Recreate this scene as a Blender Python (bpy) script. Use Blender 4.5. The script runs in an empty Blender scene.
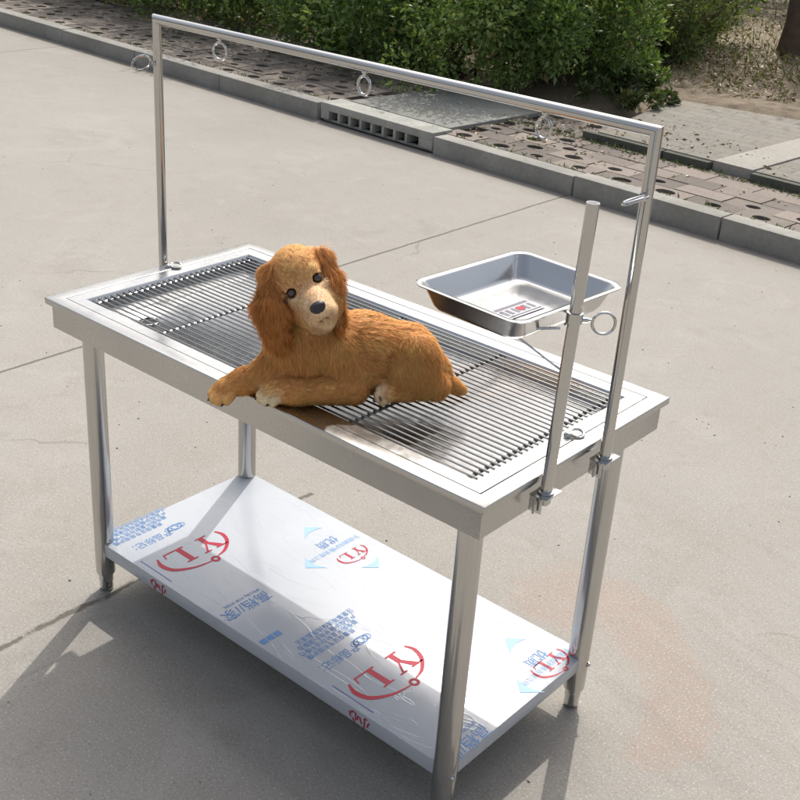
import bpy, bmesh, math, random
import numpy as np
from mathutils import Vector, Matrix
random.seed(7); rng = np.random.default_rng(11)
S = bpy.context.scene
COL = S.collection
PI = math.pi

# ------------------------------------------------------------------ helpers
def tag(o, label=None, cat=None, group=None, kind=None):
    if label: o['label'] = label
    if cat: o['category'] = cat
    if group: o['group'] = group
    if kind: o['kind'] = kind
    return o

def empty(name, loc=(0, 0, 0), rz=0):
    o = bpy.data.objects.new(name, None); COL.objects.link(o)
    o.location = loc; o.rotation_euler = (0, 0, rz); o.empty_display_size = .1
    return o

def mesh_obj(name, verts, faces, mat, parent=None, smooth=False, mi=None):
    me = bpy.data.meshes.new(name)
    me.from_pydata([tuple(v) for v in verts], [], faces)
    mats = mat if isinstance(mat, (list, tuple)) else [mat]
    for m in mats: me.materials.append(m)
    if mi is not None: me.polygons.foreach_set('material_index', mi)
    if smooth: me.polygons.foreach_set('use_smooth', [True] * len(me.polygons))
    me.update()
    o = bpy.data.objects.new(name, me); COL.objects.link(o)
    if parent: o.parent = parent
    return o

def fast_mesh(name, V, F, mat, parent=None, smooth=False):
    """V (n,3), F (m,k) numpy arrays"""
    me = bpy.data.meshes.new(name)
    n, m, k = len(V), len(F), F.shape[1]
    me.vertices.add(n); me.vertices.foreach_set('co', V.astype(np.float32).ravel())
    me.loops.add(m * k); me.loops.foreach_set('vertex_index', F.astype(np.int32).ravel())
    me.polygons.add(m); me.polygons.foreach_set('loop_start', np.arange(0, m * k, k, dtype=np.int32))
    me.update(calc_edges=True)
    me.polygons.foreach_set('use_smooth', np.full(m, smooth))
    me.materials.append(mat); me.update()
    o = bpy.data.objects.new(name, me); COL.objects.link(o)
    if parent: o.parent = parent
    return o

class MB:
    def __init__(s): s.v = []; s.f = []
    def add(s, vs, fs):
        b = len(s.v); s.v += [Vector(v) for v in vs]; s.f += [tuple(i + b for i in f) for f in fs]
    def box(s, c, d, rot=None):
        vs = [Vector((x * d[0] / 2, y * d[1] / 2, z * d[2] / 2)) for x in (-1, 1) for y in (-1, 1) for z in (-1, 1)]
        if rot is not None: vs = [rot @ v for v in vs]
        vs = [v + Vector(c) for v in vs]
        s.add(vs, [(0, 1, 3, 2), (4, 6, 7, 5), (0, 4, 5, 1), (2, 3, 7, 6), (0, 2, 6, 4), (1, 5, 7, 3)])
    def sweep(s, pts, r, n=16, closed=False, caps=True, hollow=False):
        pts = [Vector(p) for p in pts]; N = len(pts)
        rs = r if isinstance(r, (list, tuple)) else [r] * N
        rings = []; up = None
        for i, p in enumerate(pts):
            if closed: d0 = (p - pts[i - 1]).normalized(); d1 = (pts[(i + 1) % N] - p).normalized()
            else:
                d1 = (pts[i + 1] - p).normalized() if i < N - 1 else (p - pts[i - 1]).normalized()
                d0 = (p - pts[i - 1]).normalized() if i > 0 else d1
            t = (d0 + d1).normalized()
            if up is None:
                up = Vector((0, 0, 1)) if abs(d1.z) < .9 else Vector((0, 1, 0))
            a = (up - d0 * up.dot(d0)).normalized(); b = d0.cross(a)
            ring = []
            for k in range(n):
                q = a * math.cos(2 * PI * k / n) * rs[i] + b * math.sin(2 * PI * k / n) * rs[i]
                # shear onto the mitre plane
                q = q - d0 * (q.dot(t) / max(.2, d0.dot(t)))
                ring.append(p + q)
            a1 = (a - d1 * a.dot(d1)); up = a1.normalized() if a1.length > .1 else up
            rings.append(ring)
        vs = [v for g in rings for v in g]; fs = []
        for i in range(N if closed else N - 1):
            j = (i + 1) % N
            for k in range(n):
                l = (k + 1) % n; fs.append((i * n + k, i * n + l, j * n + l, j * n + k))
        if caps and not closed:
            fs.append(tuple(range(n))[::-1])
            if not hollow: fs.append(tuple((N - 1) * n + k for k in range(n)))
        s.add(vs, fs)
        return rings
    def ring(s, c, R, r, ax1, ax2, n=28, m=8, a0=0, a1=2 * PI):
        full = abs(a1 - a0 - 2 * PI) < 1e-6
        cnt = n if full else n + 1
        pts = [Vector(c) + Vector(ax1) * R * math.cos(a0 + (a1 - a0) * i / n) + Vector(ax2) * R * math.sin(a0 + (a1 - a0) * i / n) for i in range(cnt)]
        # consistent frame for torus
        nrm = Vector(ax1).cross(Vector(ax2)).normalized()
        vs = []; fs = []
        for i in range(cnt):
            rad = (pts[i] - Vector(c)).normalized()
            for k in range(m):
                vs.append(pts[i] + rad * math.cos(2 * PI * k / m) * r + nrm * math.sin(2 * PI * k / m) * r)
        for i in range(cnt if full else cnt - 1):
            j = (i + 1) % cnt
            for k in range(m):
                l = (k + 1) % m; fs.append((i * m + k, i * m + l, j * m + l, j * m + k))
        s.add(vs, fs)
    def lathe(s, c, prof, n=24, axis='z'):
        vs = []; fs = []
        for (r, z) in prof:
            for k in range(n):
                a = 2 * PI * k / n; p = (r * math.cos(a), r * math.sin(a), z)
                if axis == 'x': p = (p[2], p[0], p[1])
                if axis == 'y': p = (p[0], p[2], p[1])
                vs.append(Vector(c) + Vector(p))
        for i in range(len(prof) - 1):
            for k in range(n):
                l = (k + 1) % n; fs.append((i * n + k, i * n + l, (i + 1) * n + l, (i + 1) * n + k))
        fs.append(tuple(range(n))[::-1]); fs.append(tuple((len(prof) - 1) * n + k for k in range(n)))
        s.add(vs, fs)
    def build(s, name, mat, parent=None, smooth=True, bevel=0, angle=40):
        o = mesh_obj(name, s.v, s.f, mat, parent)
        bm = bmesh.new(); bm.from_mesh(o.data)
        bmesh.ops.recalc_face_normals(bm, faces=bm.faces)
        if bevel:
            es = [e for e in bm.edges if len(e.link_faces) == 2 and e.calc_face_angle(0) > math.radians(35)]
            bmesh.ops.bevel(bm, geom=es, offset=bevel, segments=2, affect='EDGES', profile=.6)
        if smooth:
            for f in bm.faces: f.smooth = True
            for e in bm.edges:
                if len(e.link_faces) == 2 and e.calc_face_angle(0) > math.radians(angle): e.smooth = False
        bm.to_mesh(o.data); bm.free()
        return o

# ------------------------------------------------------------------ node materials
class NT:
    def __init__(s, name):
        s.m = bpy.data.materials.new(name); s.m.use_nodes = True
        s.t = s.m.node_tree; s.b = s.t.nodes['Principled BSDF']; s.out = s.t.nodes['Material Output']
        s.co = s.n('ShaderNodeTexCoord').outputs['Object']
    def n(s, t, **k):
        x = s.t.nodes.new(t)
        for a, b in k.items(): setattr(x, a, b)
        return x
    def l(s, a, b): s.t.links.new(a, b)
    def noise(s, scale, detail=4, rough=.55, co=None, stretch=None, dist=0):
        x = s.n('ShaderNodeTexNoise'); x.inputs['Scale'].default_value = scale; x.inputs['Detail'].default_value = detail
        x.inputs['Roughness'].default_value = rough; x.inputs['Distortion'].default_value = dist
        c = co or s.co
        if stretch:
            mp = s.n('ShaderNodeMapping'); mp.inputs['Scale'].default_value = stretch; s.l(c, mp.inputs[0]); c = mp.outputs[0]
        s.l(c, x.inputs['Vector']); return x.outputs['Fac']
    def ramp(s, fac, stops, interp='LINEAR'):
        x = s.n('ShaderNodeValToRGB'); e = x.color_ramp.elements; x.color_ramp.interpolation = interp
        while len(e) < len(stops): e.new(.5)
        for i, (p, c) in enumerate(stops):
            e[i].position = p; e[i].color = (c, c, c, 1) if not isinstance(c, (tuple, list)) else (*c, 1)
        s.l(fac, x.inputs[0]); return x.outputs[0]
    def math(s, op, a, b=None, clamp=False):
        x = s.n('ShaderNodeMath', operation=op, use_clamp=clamp)
        for i, q in enumerate((a, b)):
            if q is None: continue
            if isinstance(q, (int, float)): x.inputs[i].default_value = q
            else: s.l(q, x.inputs[i])
        return x.outputs[0]
    def mix(s, fac, a, b, mode='MIX'):
        x = s.n('ShaderNodeMix', data_type='RGBA', blend_type=mode)
        for sock, q in ((x.inputs['Factor'], fac), (x.inputs['A'], a), (x.inputs['B'], b)):
            if isinstance(q, (int, float)): sock.default_value = q
            elif isinstance(q, tuple): sock.default_value = (*q, 1)
            else: s.l(q, sock)
        return x.outputs['Result']
    def bump(s, h, strength=.3, dist=.002, normal=None):
        x = s.n('ShaderNodeBump'); x.inputs['Strength'].default_value = strength; x.inputs['Distance'].default_value = dist
        s.l(h, x.inputs['Height'])
        if normal: s.l(normal, x.inputs['Normal'])
        s.l(x.outputs[0], s.b.inputs['Normal']); return x.outputs[0]
    def set(s, **k):
        for a, q in k.items():
            sock = s.b.inputs[a.replace('_', ' ')]
            if isinstance(q, (int, float)): sock.default_value = q
            elif isinstance(q, tuple): sock.default_value = (*q, 1) if len(q) == 3 else q
            else: s.l(q, sock)
        return s
    def sep(s, co=None):
        x = s.n('ShaderNodeSeparateXYZ'); s.l(co or s.co, x.inputs[0]); return x.outputs

def steel(name, rough=.25, base=(.60, .585, .555), smudge=.12, stretch=(1, 1, 1), bump=.0, bscale=8):
    t = NT(name)
    a = t.noise(5, 5, .6, stretch=stretch); b = t.noise(45, 4, .6, stretch=stretch); c = t.noise(2.1, 3, .5)
    m = t.math('ADD', t.math('MULTIPLY', a, .6), t.math('MULTIPLY', b, .4))
    r = t.ramp(m, [(.3, rough - smudge * .6), (.7, rough + smudge)])
    col = t.mix(t.ramp(c, [(.35, 0.), (.7, 1.)]), base, tuple(x * .84 for x in base))
    t.set(Base_Color=col, Metallic=1.0, Roughness=r)
    h = t.math('ADD', t.noise(bscale, 3, .5), t.math('MULTIPLY', t.noise(120, 2, .5, stretch=stretch), .004))
    if bump: t.bump(h, .5, bump)
    return t.m

M = {}
M['tube'] = steel('stainless_tube', .11, (.53, .525, .51), .09, (1, 1, .2), .0016, 5)
M['sheet'] = steel('stainless_sheet', .265, (.50, .495, .48), .06, (1, 1, 1), .0012, 6)
M['tub'] = steel('stainless_tub', .21, (.52, .52, .51), .12, (1, 1, 1), .002, 7)
M['rod'] = steel('stainless_rod', .18, (.33, .33, .32), .08)
M['bright'] = steel('stainless_polished', .14, (.54, .54, .53), .08, bump=.001, bscale=14)

def simple(name, col, rough=.5, metal=0., **k):
    t = NT(name); t.set(Base_Color=col, Roughness=rough, Metallic=metal)
    for a, q in k.items(): t.b.inputs[a.replace('_', ' ')].default_value = q
    return t.m
M['dark'] = simple('dark_hollow_shade', (.03, .03, .03), .8)  # near-black fill painting the shade inside the inlet slots and drain
M['gasket'] = simple('grey_gasket', (.06, .06, .06), .6)

# road
def road_mat():
    t = NT('road_concrete')
    big = t.noise(.55, 6, .62, dist=.3); mid = t.noise(3.2, 6, .65); fine = t.noise(60, 4, .7); gr = t.noise(320, 3, .7)
    streak = t.noise(1.6, 6, .65, stretch=(1.3, 1, 1), dist=.6)
    mp = t.n('ShaderNodeMapping'); mp.inputs['Rotation'].default_value = (0, 0, math.radians(14)); t.l(t.co, mp.inputs[0])
    tyre = t.noise(2.2, 5, .6, co=mp.outputs[0], stretch=(.35, 5.5, 1), dist=.2)
    c = t.mix(t.ramp(big, [(.3, 0.), (.72, 1.)]), (.240, .227, .204), (.296, .283, .258))
    c = t.mix(t.math('MULTIPLY', t.ramp(mid, [(.45, 0.), (.72, 1.)]), .45), c, (.255, .235, .205))
    c = t.mix(t.math('MULTIPLY', t.ramp(streak, [(.5, 0.), (.75, 1.)]), .3), c, (.31, .292, .265))
    X0, Y0, Z0 = t.sep()
    tm = t.math('MULTIPLY', t.ramp(t.math('ADD', t.math('MULTIPLY', X0, .5), t.math('MULTIPLY', Y0, -.12)), [(.30, .10), (.62, 1.)]), .40)
    c = t.mix(t.math('MULTIPLY', t.ramp(tyre, [(.50, 0.), (.66, 1.)]), tm), c, (.20, .185, .165))
    c = t.mix(t.math('MULTIPLY', t.ramp(fine, [(.35, 1.), (.55, 0.)]), .30), c, (.27, .245, .205))
    c = t.mix(t.math('MULTIPLY', t.ramp(gr, [(.3, 1.), (.5, 0.)]), .35), c, (.24, .215, .18))
    patch = t.noise(9, 5, .6, dist=.8); c = t.mix(t.math('MULTIPLY', t.ramp(patch, [(.56, 0.), (.66, 1.)]), .22), c, (.20, .18, .155))
    patch2 = t.noise(2.3, 7, .7, dist=1.2); c = t.mix(t.math('MULTIPLY', t.ramp(patch2, [(.54, 0.), (.62, 1.)]), .20), c, (.35, .333, .303))
    vo = t.n('ShaderNodeTexVoronoi', feature='DISTANCE_TO_EDGE'); vo.inputs['Scale'].default_value = .75
    wv = t.n('ShaderNodeMix', data_type='RGBA'); t.l(t.co, wv.inputs['A']); nz = t.n('ShaderNodeTexNoise'); nz.inputs['Scale'].default_value = 2.2; nz.inputs['Detail'].default_value = 6; t.l(t.co, nz.inputs[0]); t.l(nz.outputs['Color'], wv.inputs['B']); wv.inputs['Factor'].default_value = .22; t.l(wv.outputs['Result'], vo.inputs['Vector'])
    ck = t.math('MULTIPLY', t.ramp(vo.outputs['Distance'], [(.0, 1.), (.0035, 0.)]), t.ramp(t.noise(1.3, 3, .5), [(.56, 0.), (.64, 1.)]))
    c = t.mix(t.math('MULTIPLY', ck, .45), c, (.12, .105, .085))
    oil = t.noise(1.15, 8, .72, dist=.4); c = t.mix(t.math('MULTIPLY', t.ramp(oil, [(.60, 0.), (.625, 1.)]), .20), c, (.17, .155, .13))
    sp = t.noise(95, 2, .5)
    c = t.mix(t.math('MULTIPLY', t.ramp(sp, [(.72, 0.), (.76, 1.)]), .5), c, (.14, .125, .10))
    # reddish spill stain: a band along an arc
    X, Y, Z = t.sep()
    wob = t.noise(7, 4, .6)
    def blob(cx, cy, r, k):
        dx = t.math('SUBTRACT', X, cx); dy = t.math('SUBTRACT', Y, cy)
        dd = t.math('SQRT', t.math('ADD', t.math('MULTIPLY', dx, dx), t.math('MULTIPLY', dy, dy)))
        dd = t.math('ADD', dd, t.math('MULTIPLY', t.math('SUBTRACT', wob, .5), r * 1.3))
        return t.math('MULTIPLY', t.math('SUBTRACT', 1., t.math('DIVIDE', dd, r), True), k)
    acc = None
    for b in [(1.05, .98, .15, 1.), (1.15, .93, .13, 1.), (1.26, .86, .11, 1.1), (1.33, .80, .10, 1.3), (1.38, .73, .10, 1.4), (1.41, .65, .09, 1.2), (1.40, .55, .08, .9), (.93, .93, .2, .7)]:
        q = blob(*b); acc = q if acc is None else t.math('MAXIMUM', acc, q)
    brk = t.math('ADD', t.math('MULTIPLY', t.ramp(t.noise(38, 5, .75), [(.38, .25), (.58, 1.)]), .7), t.math('MULTIPLY', t.ramp(gr, [(.35, 0.), (.6, 1.)]), .3))
    c = t.mix(t.math('MULTIPLY', t.math('MULTIPLY', t.ramp(acc, [(.05, 0.), (.3, .8), (.8, 1.)]), brk), .42), c, (.30, .195, .150))
    # dirt gathered along the foot of the kerb
    kd = t.math('ABSOLUTE', t.math('ADD', t.math('ADD', t.math('MULTIPLY', X, .0655), Y), -4.17))
    km = t.math('MULTIPLY', t.math('SUBTRACT', 1., t.math('DIVIDE', kd, .22), True), t.ramp(t.noise(6, 6, .7), [(.3, .2), (.62, 1.)]))
    c = t.mix(t.math('MULTIPLY', km, .6), c, (.17, .145, .11))
    ag = t.noise(190, 2, .5); c = t.mix(t.math('MULTIPLY', t.ramp(ag, [(.58, 0.), (.66, 1.)]), .42), c, (.50, .48, .44))
    ag2 = t.noise(130, 2, .6); c = t.mix(t.math('MULTIPLY', t.ramp(ag2, [(.58, 0.), (.66, 1.)]), .42), c, (.15, .135, .11))
    # joints between the slabs, filled with dirt
    def joint(a, b, cc, w, lo=None, hi=None, axis=None, amp=.012):
        n1 = t.math('MULTIPLY', t.math('SUBTRACT', t.noise(4, 6, .7), .5), amp * 2)
        dd = t.math('ADD', t.math('ADD', t.math('MULTIPLY', X, a), t.math('MULTIPLY', Y, b)), cc)
        dd = t.math('ABSOLUTE', t.math('ADD', dd, n1))
        g = t.math('SUBTRACT', 1., t.math('DIVIDE', dd, w), True)
        return g
    j1 = joint(1, .004, 1.24, .0085)
    j2 = t.math('MULTIPLY', joint(1, 0, -.10, .011, amp=.03), t.math('MULTIPLY', t.math('LESS_THAN', Y, .8), t.ramp(t.noise(9, 4, .6), [(.38, 0.), (.5, 1.)])))
    j3 = t.math('MULTIPLY', joint(.35, 1, -.64, .005, amp=.05), t.math('MULTIPLY', t.math('GREATER_THAN', X, 1.27), t.math('LESS_THAN', X, 1.55)))
    j4 = joint(1, 0, 6.6, .009); j5 = joint(1, 0, -4.9, .009); j6 = joint(.06, 1, 3.2, .009)
    j = j1
    for q in (j2, j3, j4, j5, j6): j = t.math('MAXIMUM', j, q)
    jm = t.ramp(j, [(.0, 0.), (.55, 1.)])
    c = t.mix(t.math('MULTIPLY', jm, .8), c, (.085, .075, .06))
    h = t.math('ADD', t.math('MULTIPLY', fine, .6), t.math('MULTIPLY', gr, .5))
    h = t.math('SUBTRACT', h, t.math('MULTIPLY', jm, 3.))
    t.set(Base_Color=c, Roughness=.88); t.b.inputs['Specular IOR Level'].default_value = .25
    t.bump(h, .55, .0022)
    return t.m
M['road'] = road_mat()

def concrete(name, a, b, scale=6, bumpd=.002, moss=None):
    t = NT(name)
    n1 = t.noise(scale, 6, .65); n2 = t.noise(scale * 14, 4, .7); n3 = t.noise(scale * 50, 2, .6)
    c = t.mix(t.ramp(n1, [(.3, 0.), (.7, 1.)]), a, b)
    c = t.mix(t.math('MULTIPLY', t.ramp(n2, [(.35, 1.), (.55, 0.)]), .4), c, tuple(x * .55 for x in a))
    if moss: c = t.mix(t.math('MULTIPLY', t.ramp(t.noise(scale * .6, 4, .6), [(.5, 0.), (.7, 1.)]), .5), c, moss)
    t.set(Base_Color=c, Roughness=.9); t.b.inputs['Specular IOR Level'].default_value = .2
    t.bump(t.math('ADD', n2, t.math('MULTIPLY', n3, .4)), .6, bumpd)
    return t.m
M['kerb'] = concrete('kerb_concrete', (.33, .32, .29), (.22, .215, .195), 2.6, .004, moss=(.20, .19, .15))
M['inlet'] = concrete('inlet_concrete', (.30, .30, .275), (.42, .41, .37), 7, moss=(.20, .21, .17))
M['slab'] = concrete('cover_slab_concrete', (.22, .22, .20), (.28, .275, .25), 5, moss=(.16, .17, .13))
M['paver'] = concrete('pinkish_paver', (.245, .215, .192), (.18, .16, .145), 3.1)
M['soil'] = concrete('dry_soil', (.235, .190, .135), (.155, .122, .088), 2.2, .012, moss=(.14, .12, .07))
M['holesoil'] = concrete('dark_soil', (.07, .05, .035), (.045, .035, .025), 12)
pm = M['paver'].node_tree; _b = pm.nodes['Principled BSDF']; _a = pm.nodes.new('ShaderNodeAttribute'); _a.attribute_name = 'tint'
_r = pm.nodes.new('ShaderNodeValToRGB'); _r.color_ramp.elements[0].color = (.62, .62, .60, 1); _r.color_ramp.elements[1].color = (1.12, 1.08, 1.04, 1)
_m = pm.nodes.new('ShaderNodeMix'); _m.data_type = 'RGBA'; _m.blend_type = 'MULTIPLY'; _m.inputs['Factor'].default_value = 1
_src = _b.inputs['Base Color'].links[0].from_socket; pm.links.new(_a.outputs['Fac'], _r.inputs[0]); pm.links.new(_src, _m.inputs['A']); pm.links.new(_r.outputs[0], _m.inputs['B']); pm.links.new(_m.outputs['Result'], _b.inputs['Base Color'])
M['pale'] = concrete('pale_strip_concrete', (.34, .322, .285), (.29, .272, .24), 3)
M['step'] = concrete('step_shade_and_grit', (.11, .11, .09), (.07, .075, .06), 6)  # dark tone paints the step's shadowed side; also colours the road grit
def tile_mat():
    t = NT('paving_tiles')
    br = t.n('ShaderNodeTexBrick'); t.l(t.co, br.inputs['Vector']); br.inputs['Scale'].default_value = 1.
    br.inputs['Brick Width'].default_value = .25; br.inputs['Row Height'].default_value = .125; br.inputs['Mortar Size'].default_value = .006
    br.inputs['Color1'].default_value = (.18, .172, .152, 1); br.inputs['Color2'].default_value = (.14, .134, .12, 1); br.inputs['Mortar'].default_value = (.10, .09, .075, 1)
    n = t.noise(30, 5, .7); n2 = t.noise(3, 5, .6)
    c = t.mix(t.math('MULTIPLY', t.ramp(n, [(.4, 0.), (.6, 1.)]), .5), br.outputs['Color'], (.25, .225, .18))
    c = t.mix(t.math('MULTIPLY', t.ramp(n2, [(.45, 0.), (.7, 1.)]), .6), c, (.20, .175, .135))
    t.set(Base_Color=c, Roughness=.92); t.bump(t.math('ADD', n, t.math('MULTIPLY', br.outputs['Fac'], -1.)), .6, .004)
    return t.m
M['tile'] = tile_mat()

def leaf_mat(name, dark, mid, light, trans=.25):
    t = NT(name)
    a = t.n('ShaderNodeAttribute', attribute_name='tint').outputs['Fac']
    c = t.ramp(a, [(0., dark), (.5, mid), (.95, light), (1., (.26, .21, .09))])
    t.set(Base_Color=c, Roughness=.42); t.b.inputs['Specular IOR Level'].default_value = .45
    tr = t.n('ShaderNodeBsdfTranslucent'); t.l(t.mix(1., c, (1.0, 1.0, .45), 'MULTIPLY'), tr.inputs['Color'])
    mx = t.n('ShaderNodeMixShader'); mx.inputs[0].default_value = trans
    t.l(t.b.outputs[0], mx.inputs[1]); t.l(tr.outputs[0], mx.inputs[2]); t.l(mx.outputs[0], t.out.inputs[0])
    return t.m
M['leaf'] = leaf_mat('hedge_leaf', (.050, .092, .028), (.145, .235, .065), (.32, .42, .15), .42)
M['leaf2'] = leaf_mat('airy_leaf', (.07, .11, .03), (.14, .20, .06), (.26, .33, .12), .45)
M['weed'] = leaf_mat('weed_leaf', (.05, .075, .025), (.10, .14, .045), (.20, .21, .09), .3)
M['straw'] = leaf_mat('dry_leaf', (.12, .08, .04), (.24, .17, .09), (.36, .29, .17), .1)
M['bark'] = concrete('bark', (.10, .07, .05), (.16, .12, .09), 12, .01)

# ------------------------------------------------------------------ setting: road, kerb, pavement
SL = -.0655                       # the kerb runs almost along -x
KA = math.atan2(SL, 1)            # rotation of the kerb frame
K0 = Vector((0, 4.17, 0))
def kf(s, t, z=0):                # kerb frame: s along +x, t away from the road
    c, sn = math.cos(KA), math.sin(KA)
    return Vector((K0.x + s * c - t * sn, K0.y + s * sn + t * c, z))

# earth to the horizon, then the road sheet over it
g = mesh_obj('earth', [(-400, -400, -.02), (400, -400, -.02), (400, 400, -.02), (-400, 400, -.02)], [(0, 1, 2, 3)], M['soil'])
tag(g, kind='structure')
r = mesh_obj('road', [kf(-60, -60), kf(60, -60), kf(60, .02), kf(-60, .02)], [(0, 1, 2, 3)], M['road'])
# object coordinates are world coordinates here
tag(r, kind='structure')

KH = .12; KW = .125
kerb = MB()
joints = [-20 + 1.11 * i for i in range(60)]
def kerb_len(a, b):
    rr = Matrix.Rotation(KA, 3, 'Z'); c = kf((a + b) / 2, KW / 2, KH / 2 - .02)
    c = c + Vector((random.uniform(-.002, .002), random.uniform(-.004, .004), random.uniform(-.004, .003)))
    kerb.box(c, (b - a - random.uniform(.004, .010), KW, KH + .04), Matrix.Rotation(KA + random.uniform(-.003, .003), 3, 'Z'))
s = -20.0
edges = []
x = -3.42
while x > -20: edges.append((x - 1.1, x)); x -= 1.1
x = -2.33
for w in (1.1, .95, 1.0, 1.0, 1.0, 1.0, 1.0, 1.0): edges.append((x, x + w)); x += w
for a, b in edges: kerb_len(a, b)
k = kerb.build('kerb', M['kerb'], bevel=.008); tag(k, kind='structure')

# drain inlet block with slots in the kerb and its cover slab
inl = empty('drain_inlet', kf(-2.875, .06, 0), KA)
tag(inl, 'concrete drain inlet with dark slots set into the kerb, grey cover slab behind', 'drain')
b = MB(); Lh = 1.05
b.box((0, .045, .105), (Lh, .19, .05)); b.box((0, .06, .01), (Lh, .16, .02))
b.box((-Lh / 2 + .04, .045, .05), (.08, .185, .062)); b.box((Lh / 2 - .06, .045, .05), (.12, .185, .062))
n = 8
for i in range(1, n):
    b.box((-Lh / 2 + .08 + (Lh - .20) * i / n, .03, .05), (.022, .17, .062))
b.build('inlet_block', M['inlet'], inl, bevel=.004)
b = MB(); b.box((0, .128, .0505), (Lh - .2, .01, .058)); b.box((0, .03, .0225), (Lh - .2, .10, .003)); b.build('slot_shade_sheet', M['dark'], inl)  # dark back and floor sheets stand in for shade inside the slots
b = MB(); b.box((.02, .66, .115), (.93, 1.02, .034)); b.build('cover_slab', M['slab'], inl, bevel=.006)

# perforated pavers, real holes with soil below
HOLES = []
def paver_field():
    V = []; F = []; TT = []
    cw, ch = .302, .165
    def cell(s0, t0, hole, dz):
        b0 = len(V); z = .113 + dz; g = .003
        outer = []
        nn = 16; cx, cy = s0 + cw / 2, t0 + ch / 2
        hw, hh = cw / 2 - g, ch / 2 - g
        ox = random.uniform(-.012, .012)
        for k in range(nn):
            a = 2 * PI * k / nn + PI / 16
            dx, dy = math.cos(a), math.sin(a)
            m = min(hw / abs(dx) if abs(dx) > 1e-6 else 9, hh / abs(dy) if abs(dy) > 1e-6 else 9)
            outer.append((cx + dx * m, cy + dy * m))
        # keep corners: snap the nearest vertices
        for sx in (-1, 1):
            for sy in (-1, 1):
                q = (cx + sx * hw, cy + sy * hh)
                i = min(range(nn), key=lambda i: (outer[i][0] - q[0]) ** 2 + (outer[i][1] - q[1]) ** 2); outer[i] = q
        for q in outer: V.append(kf(q[0], q[1], z))
        for q in outer: V.append(kf(q[0], q[1], z - .05))
        for k in range(nn):
            l = (k + 1) % nn; F.append((b0 + nn + k, b0 + nn + l, b0 + l, b0 + k))
        if hole:
            jr = random.uniform(.72, 1.12)
            for zz in (z - .002, z - .04):
                for k in range(nn):
                    a = 2 * PI * k / nn + PI / 16
                    V.append(kf(cx + ox + math.cos(a) * .055 * jr, cy + math.sin(a) * .041 * jr, zz))
            for k in range(nn):
                l = (k + 1) % nn
                F.append((b0 + k, b0 + l, b0 + 2 * nn + l, b0 + 2 * nn + k))
                F.append((b0 + 2 * nn + k, b0 + 2 * nn + l, b0 + 3 * nn + l, b0 + 3 * nn + k))
        else: F.append(tuple(b0 + k for k in range(nn)))
    for row in range(9):
        t0 = .13 + row * ch; off = (row % 2) * cw / 2
        for c in range(-44, 14):
            s0 = c * cw + off
            if -3.33 < s0 + cw / 2 < -2.32 and row < 7: continue
            if s0 > -1.55 and row > 4: continue
            plain = s0 > -1.75 and row >= 2
            hol = not plain and random.random() > .12
            if hol: HOLES.append((s0 + cw / 2, t0 + ch / 2))
            cell(s0, t0, hol, random.uniform(-.004, .003)); tv = random.random(); TT += [tv] * (len(V) - len(TT))
    o = mesh_obj('paver_path', V, F, M['paver']); TT = TT + [TT[-1]] * (len(V) - len(TT)); at = o.data.attributes.new('tint', 'FLOAT', 'POINT'); at.data.foreach_set('value', np.array(TT[:len(V)], dtype=np.float32)); return o
pv = paver_field(); tag(pv, kind='structure')
sb = mesh_obj('path_soil_bed', [kf(-60, .12, .094), kf(60, .12, .094), kf(60, 1.7, .094), kf(-60, 1.7, .094)], [(0, 1, 2, 3)], M['holesoil'])
tag(sb, kind='structure')

# planting bed soil, gently uneven
def soil():
    nx, ny = 150, 90; V = []; F = []
    import mathutils
    for j in range(ny + 1):
        for i in range(nx + 1):
            s_ = -30 + 44 * i / nx; tt = 1.25 + 30 * (j / ny) ** 1.6
            z = .10 + .05 * mathutils.noise.noise(Vector((s_ * 1.1, tt * 1.1, 0))) + .02 * mathutils.noise.noise(Vector((s_ * 5, tt * 5, 3)))
            z += .05 * min(1, max(0, (tt - 1.25) / 1.0))
            if s_ > -2.2 and tt < 2.6: z -= .12
            V.append(kf(s_, tt, z))
    for j in range(ny):
        for i in range(nx):
            a = j * (nx + 1) + i; F.append((a, a + 1, a + nx + 2, a + nx + 1))
    return mesh_obj('planting_bed', V, F, M['soil'], smooth=True)
so = soil(); tag(so, kind='structure')

# raised tiled pavement at the right, its shadowed step side painted as dark strips, and the pale strip
def plate(name, quad, z0, z1, mat, bevel=.004):
    b = MB(); vs = [kf(p[0], p[1], z0) for p in quad] + [kf(p[0], p[1], z1) for p in quad]
    b.add(vs, [(3, 2, 1, 0), (4, 5, 6, 7), (0, 1, 5, 4), (1, 2, 6, 5), (2, 3, 7, 6), (3, 0, 4, 7)])
    o = b.build(name, mat, bevel=bevel); tag(o, kind='structure'); return o
plate('tiled_pavement', [(-1.72, .90), (-.87, .90), (-.87, 2.62), (-2.05, 2.35)], .02, .165, M['tile'])
plate('pale_pavement_strip', [(-.862, .885), (-.60, .885), (-.60, 2.8), (-.862, 2.62)], .02, .172, M['pale'])
plate('tiled_pavement', [(-.592, .90), (6., .90), (6., 2.9), (-.592, 2.75)], .02, .165, M['tile'])
plate('step_shade_strip', [(-1.80, .845), (-1.20, .845), (-1.20, .893), (-1.80, .893)], .02, .160, M['step'])
plate('step_shade_strip', [(-1.19, .845), (-.872, .845), (-.872, .893), (-1.19, .893)], .02, .160, M['step'])
plate('step_shade_strip', [(-.59, .845), (6, .845), (6, .893), (-.59, .893)], .02, .160, M['step'])

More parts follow.
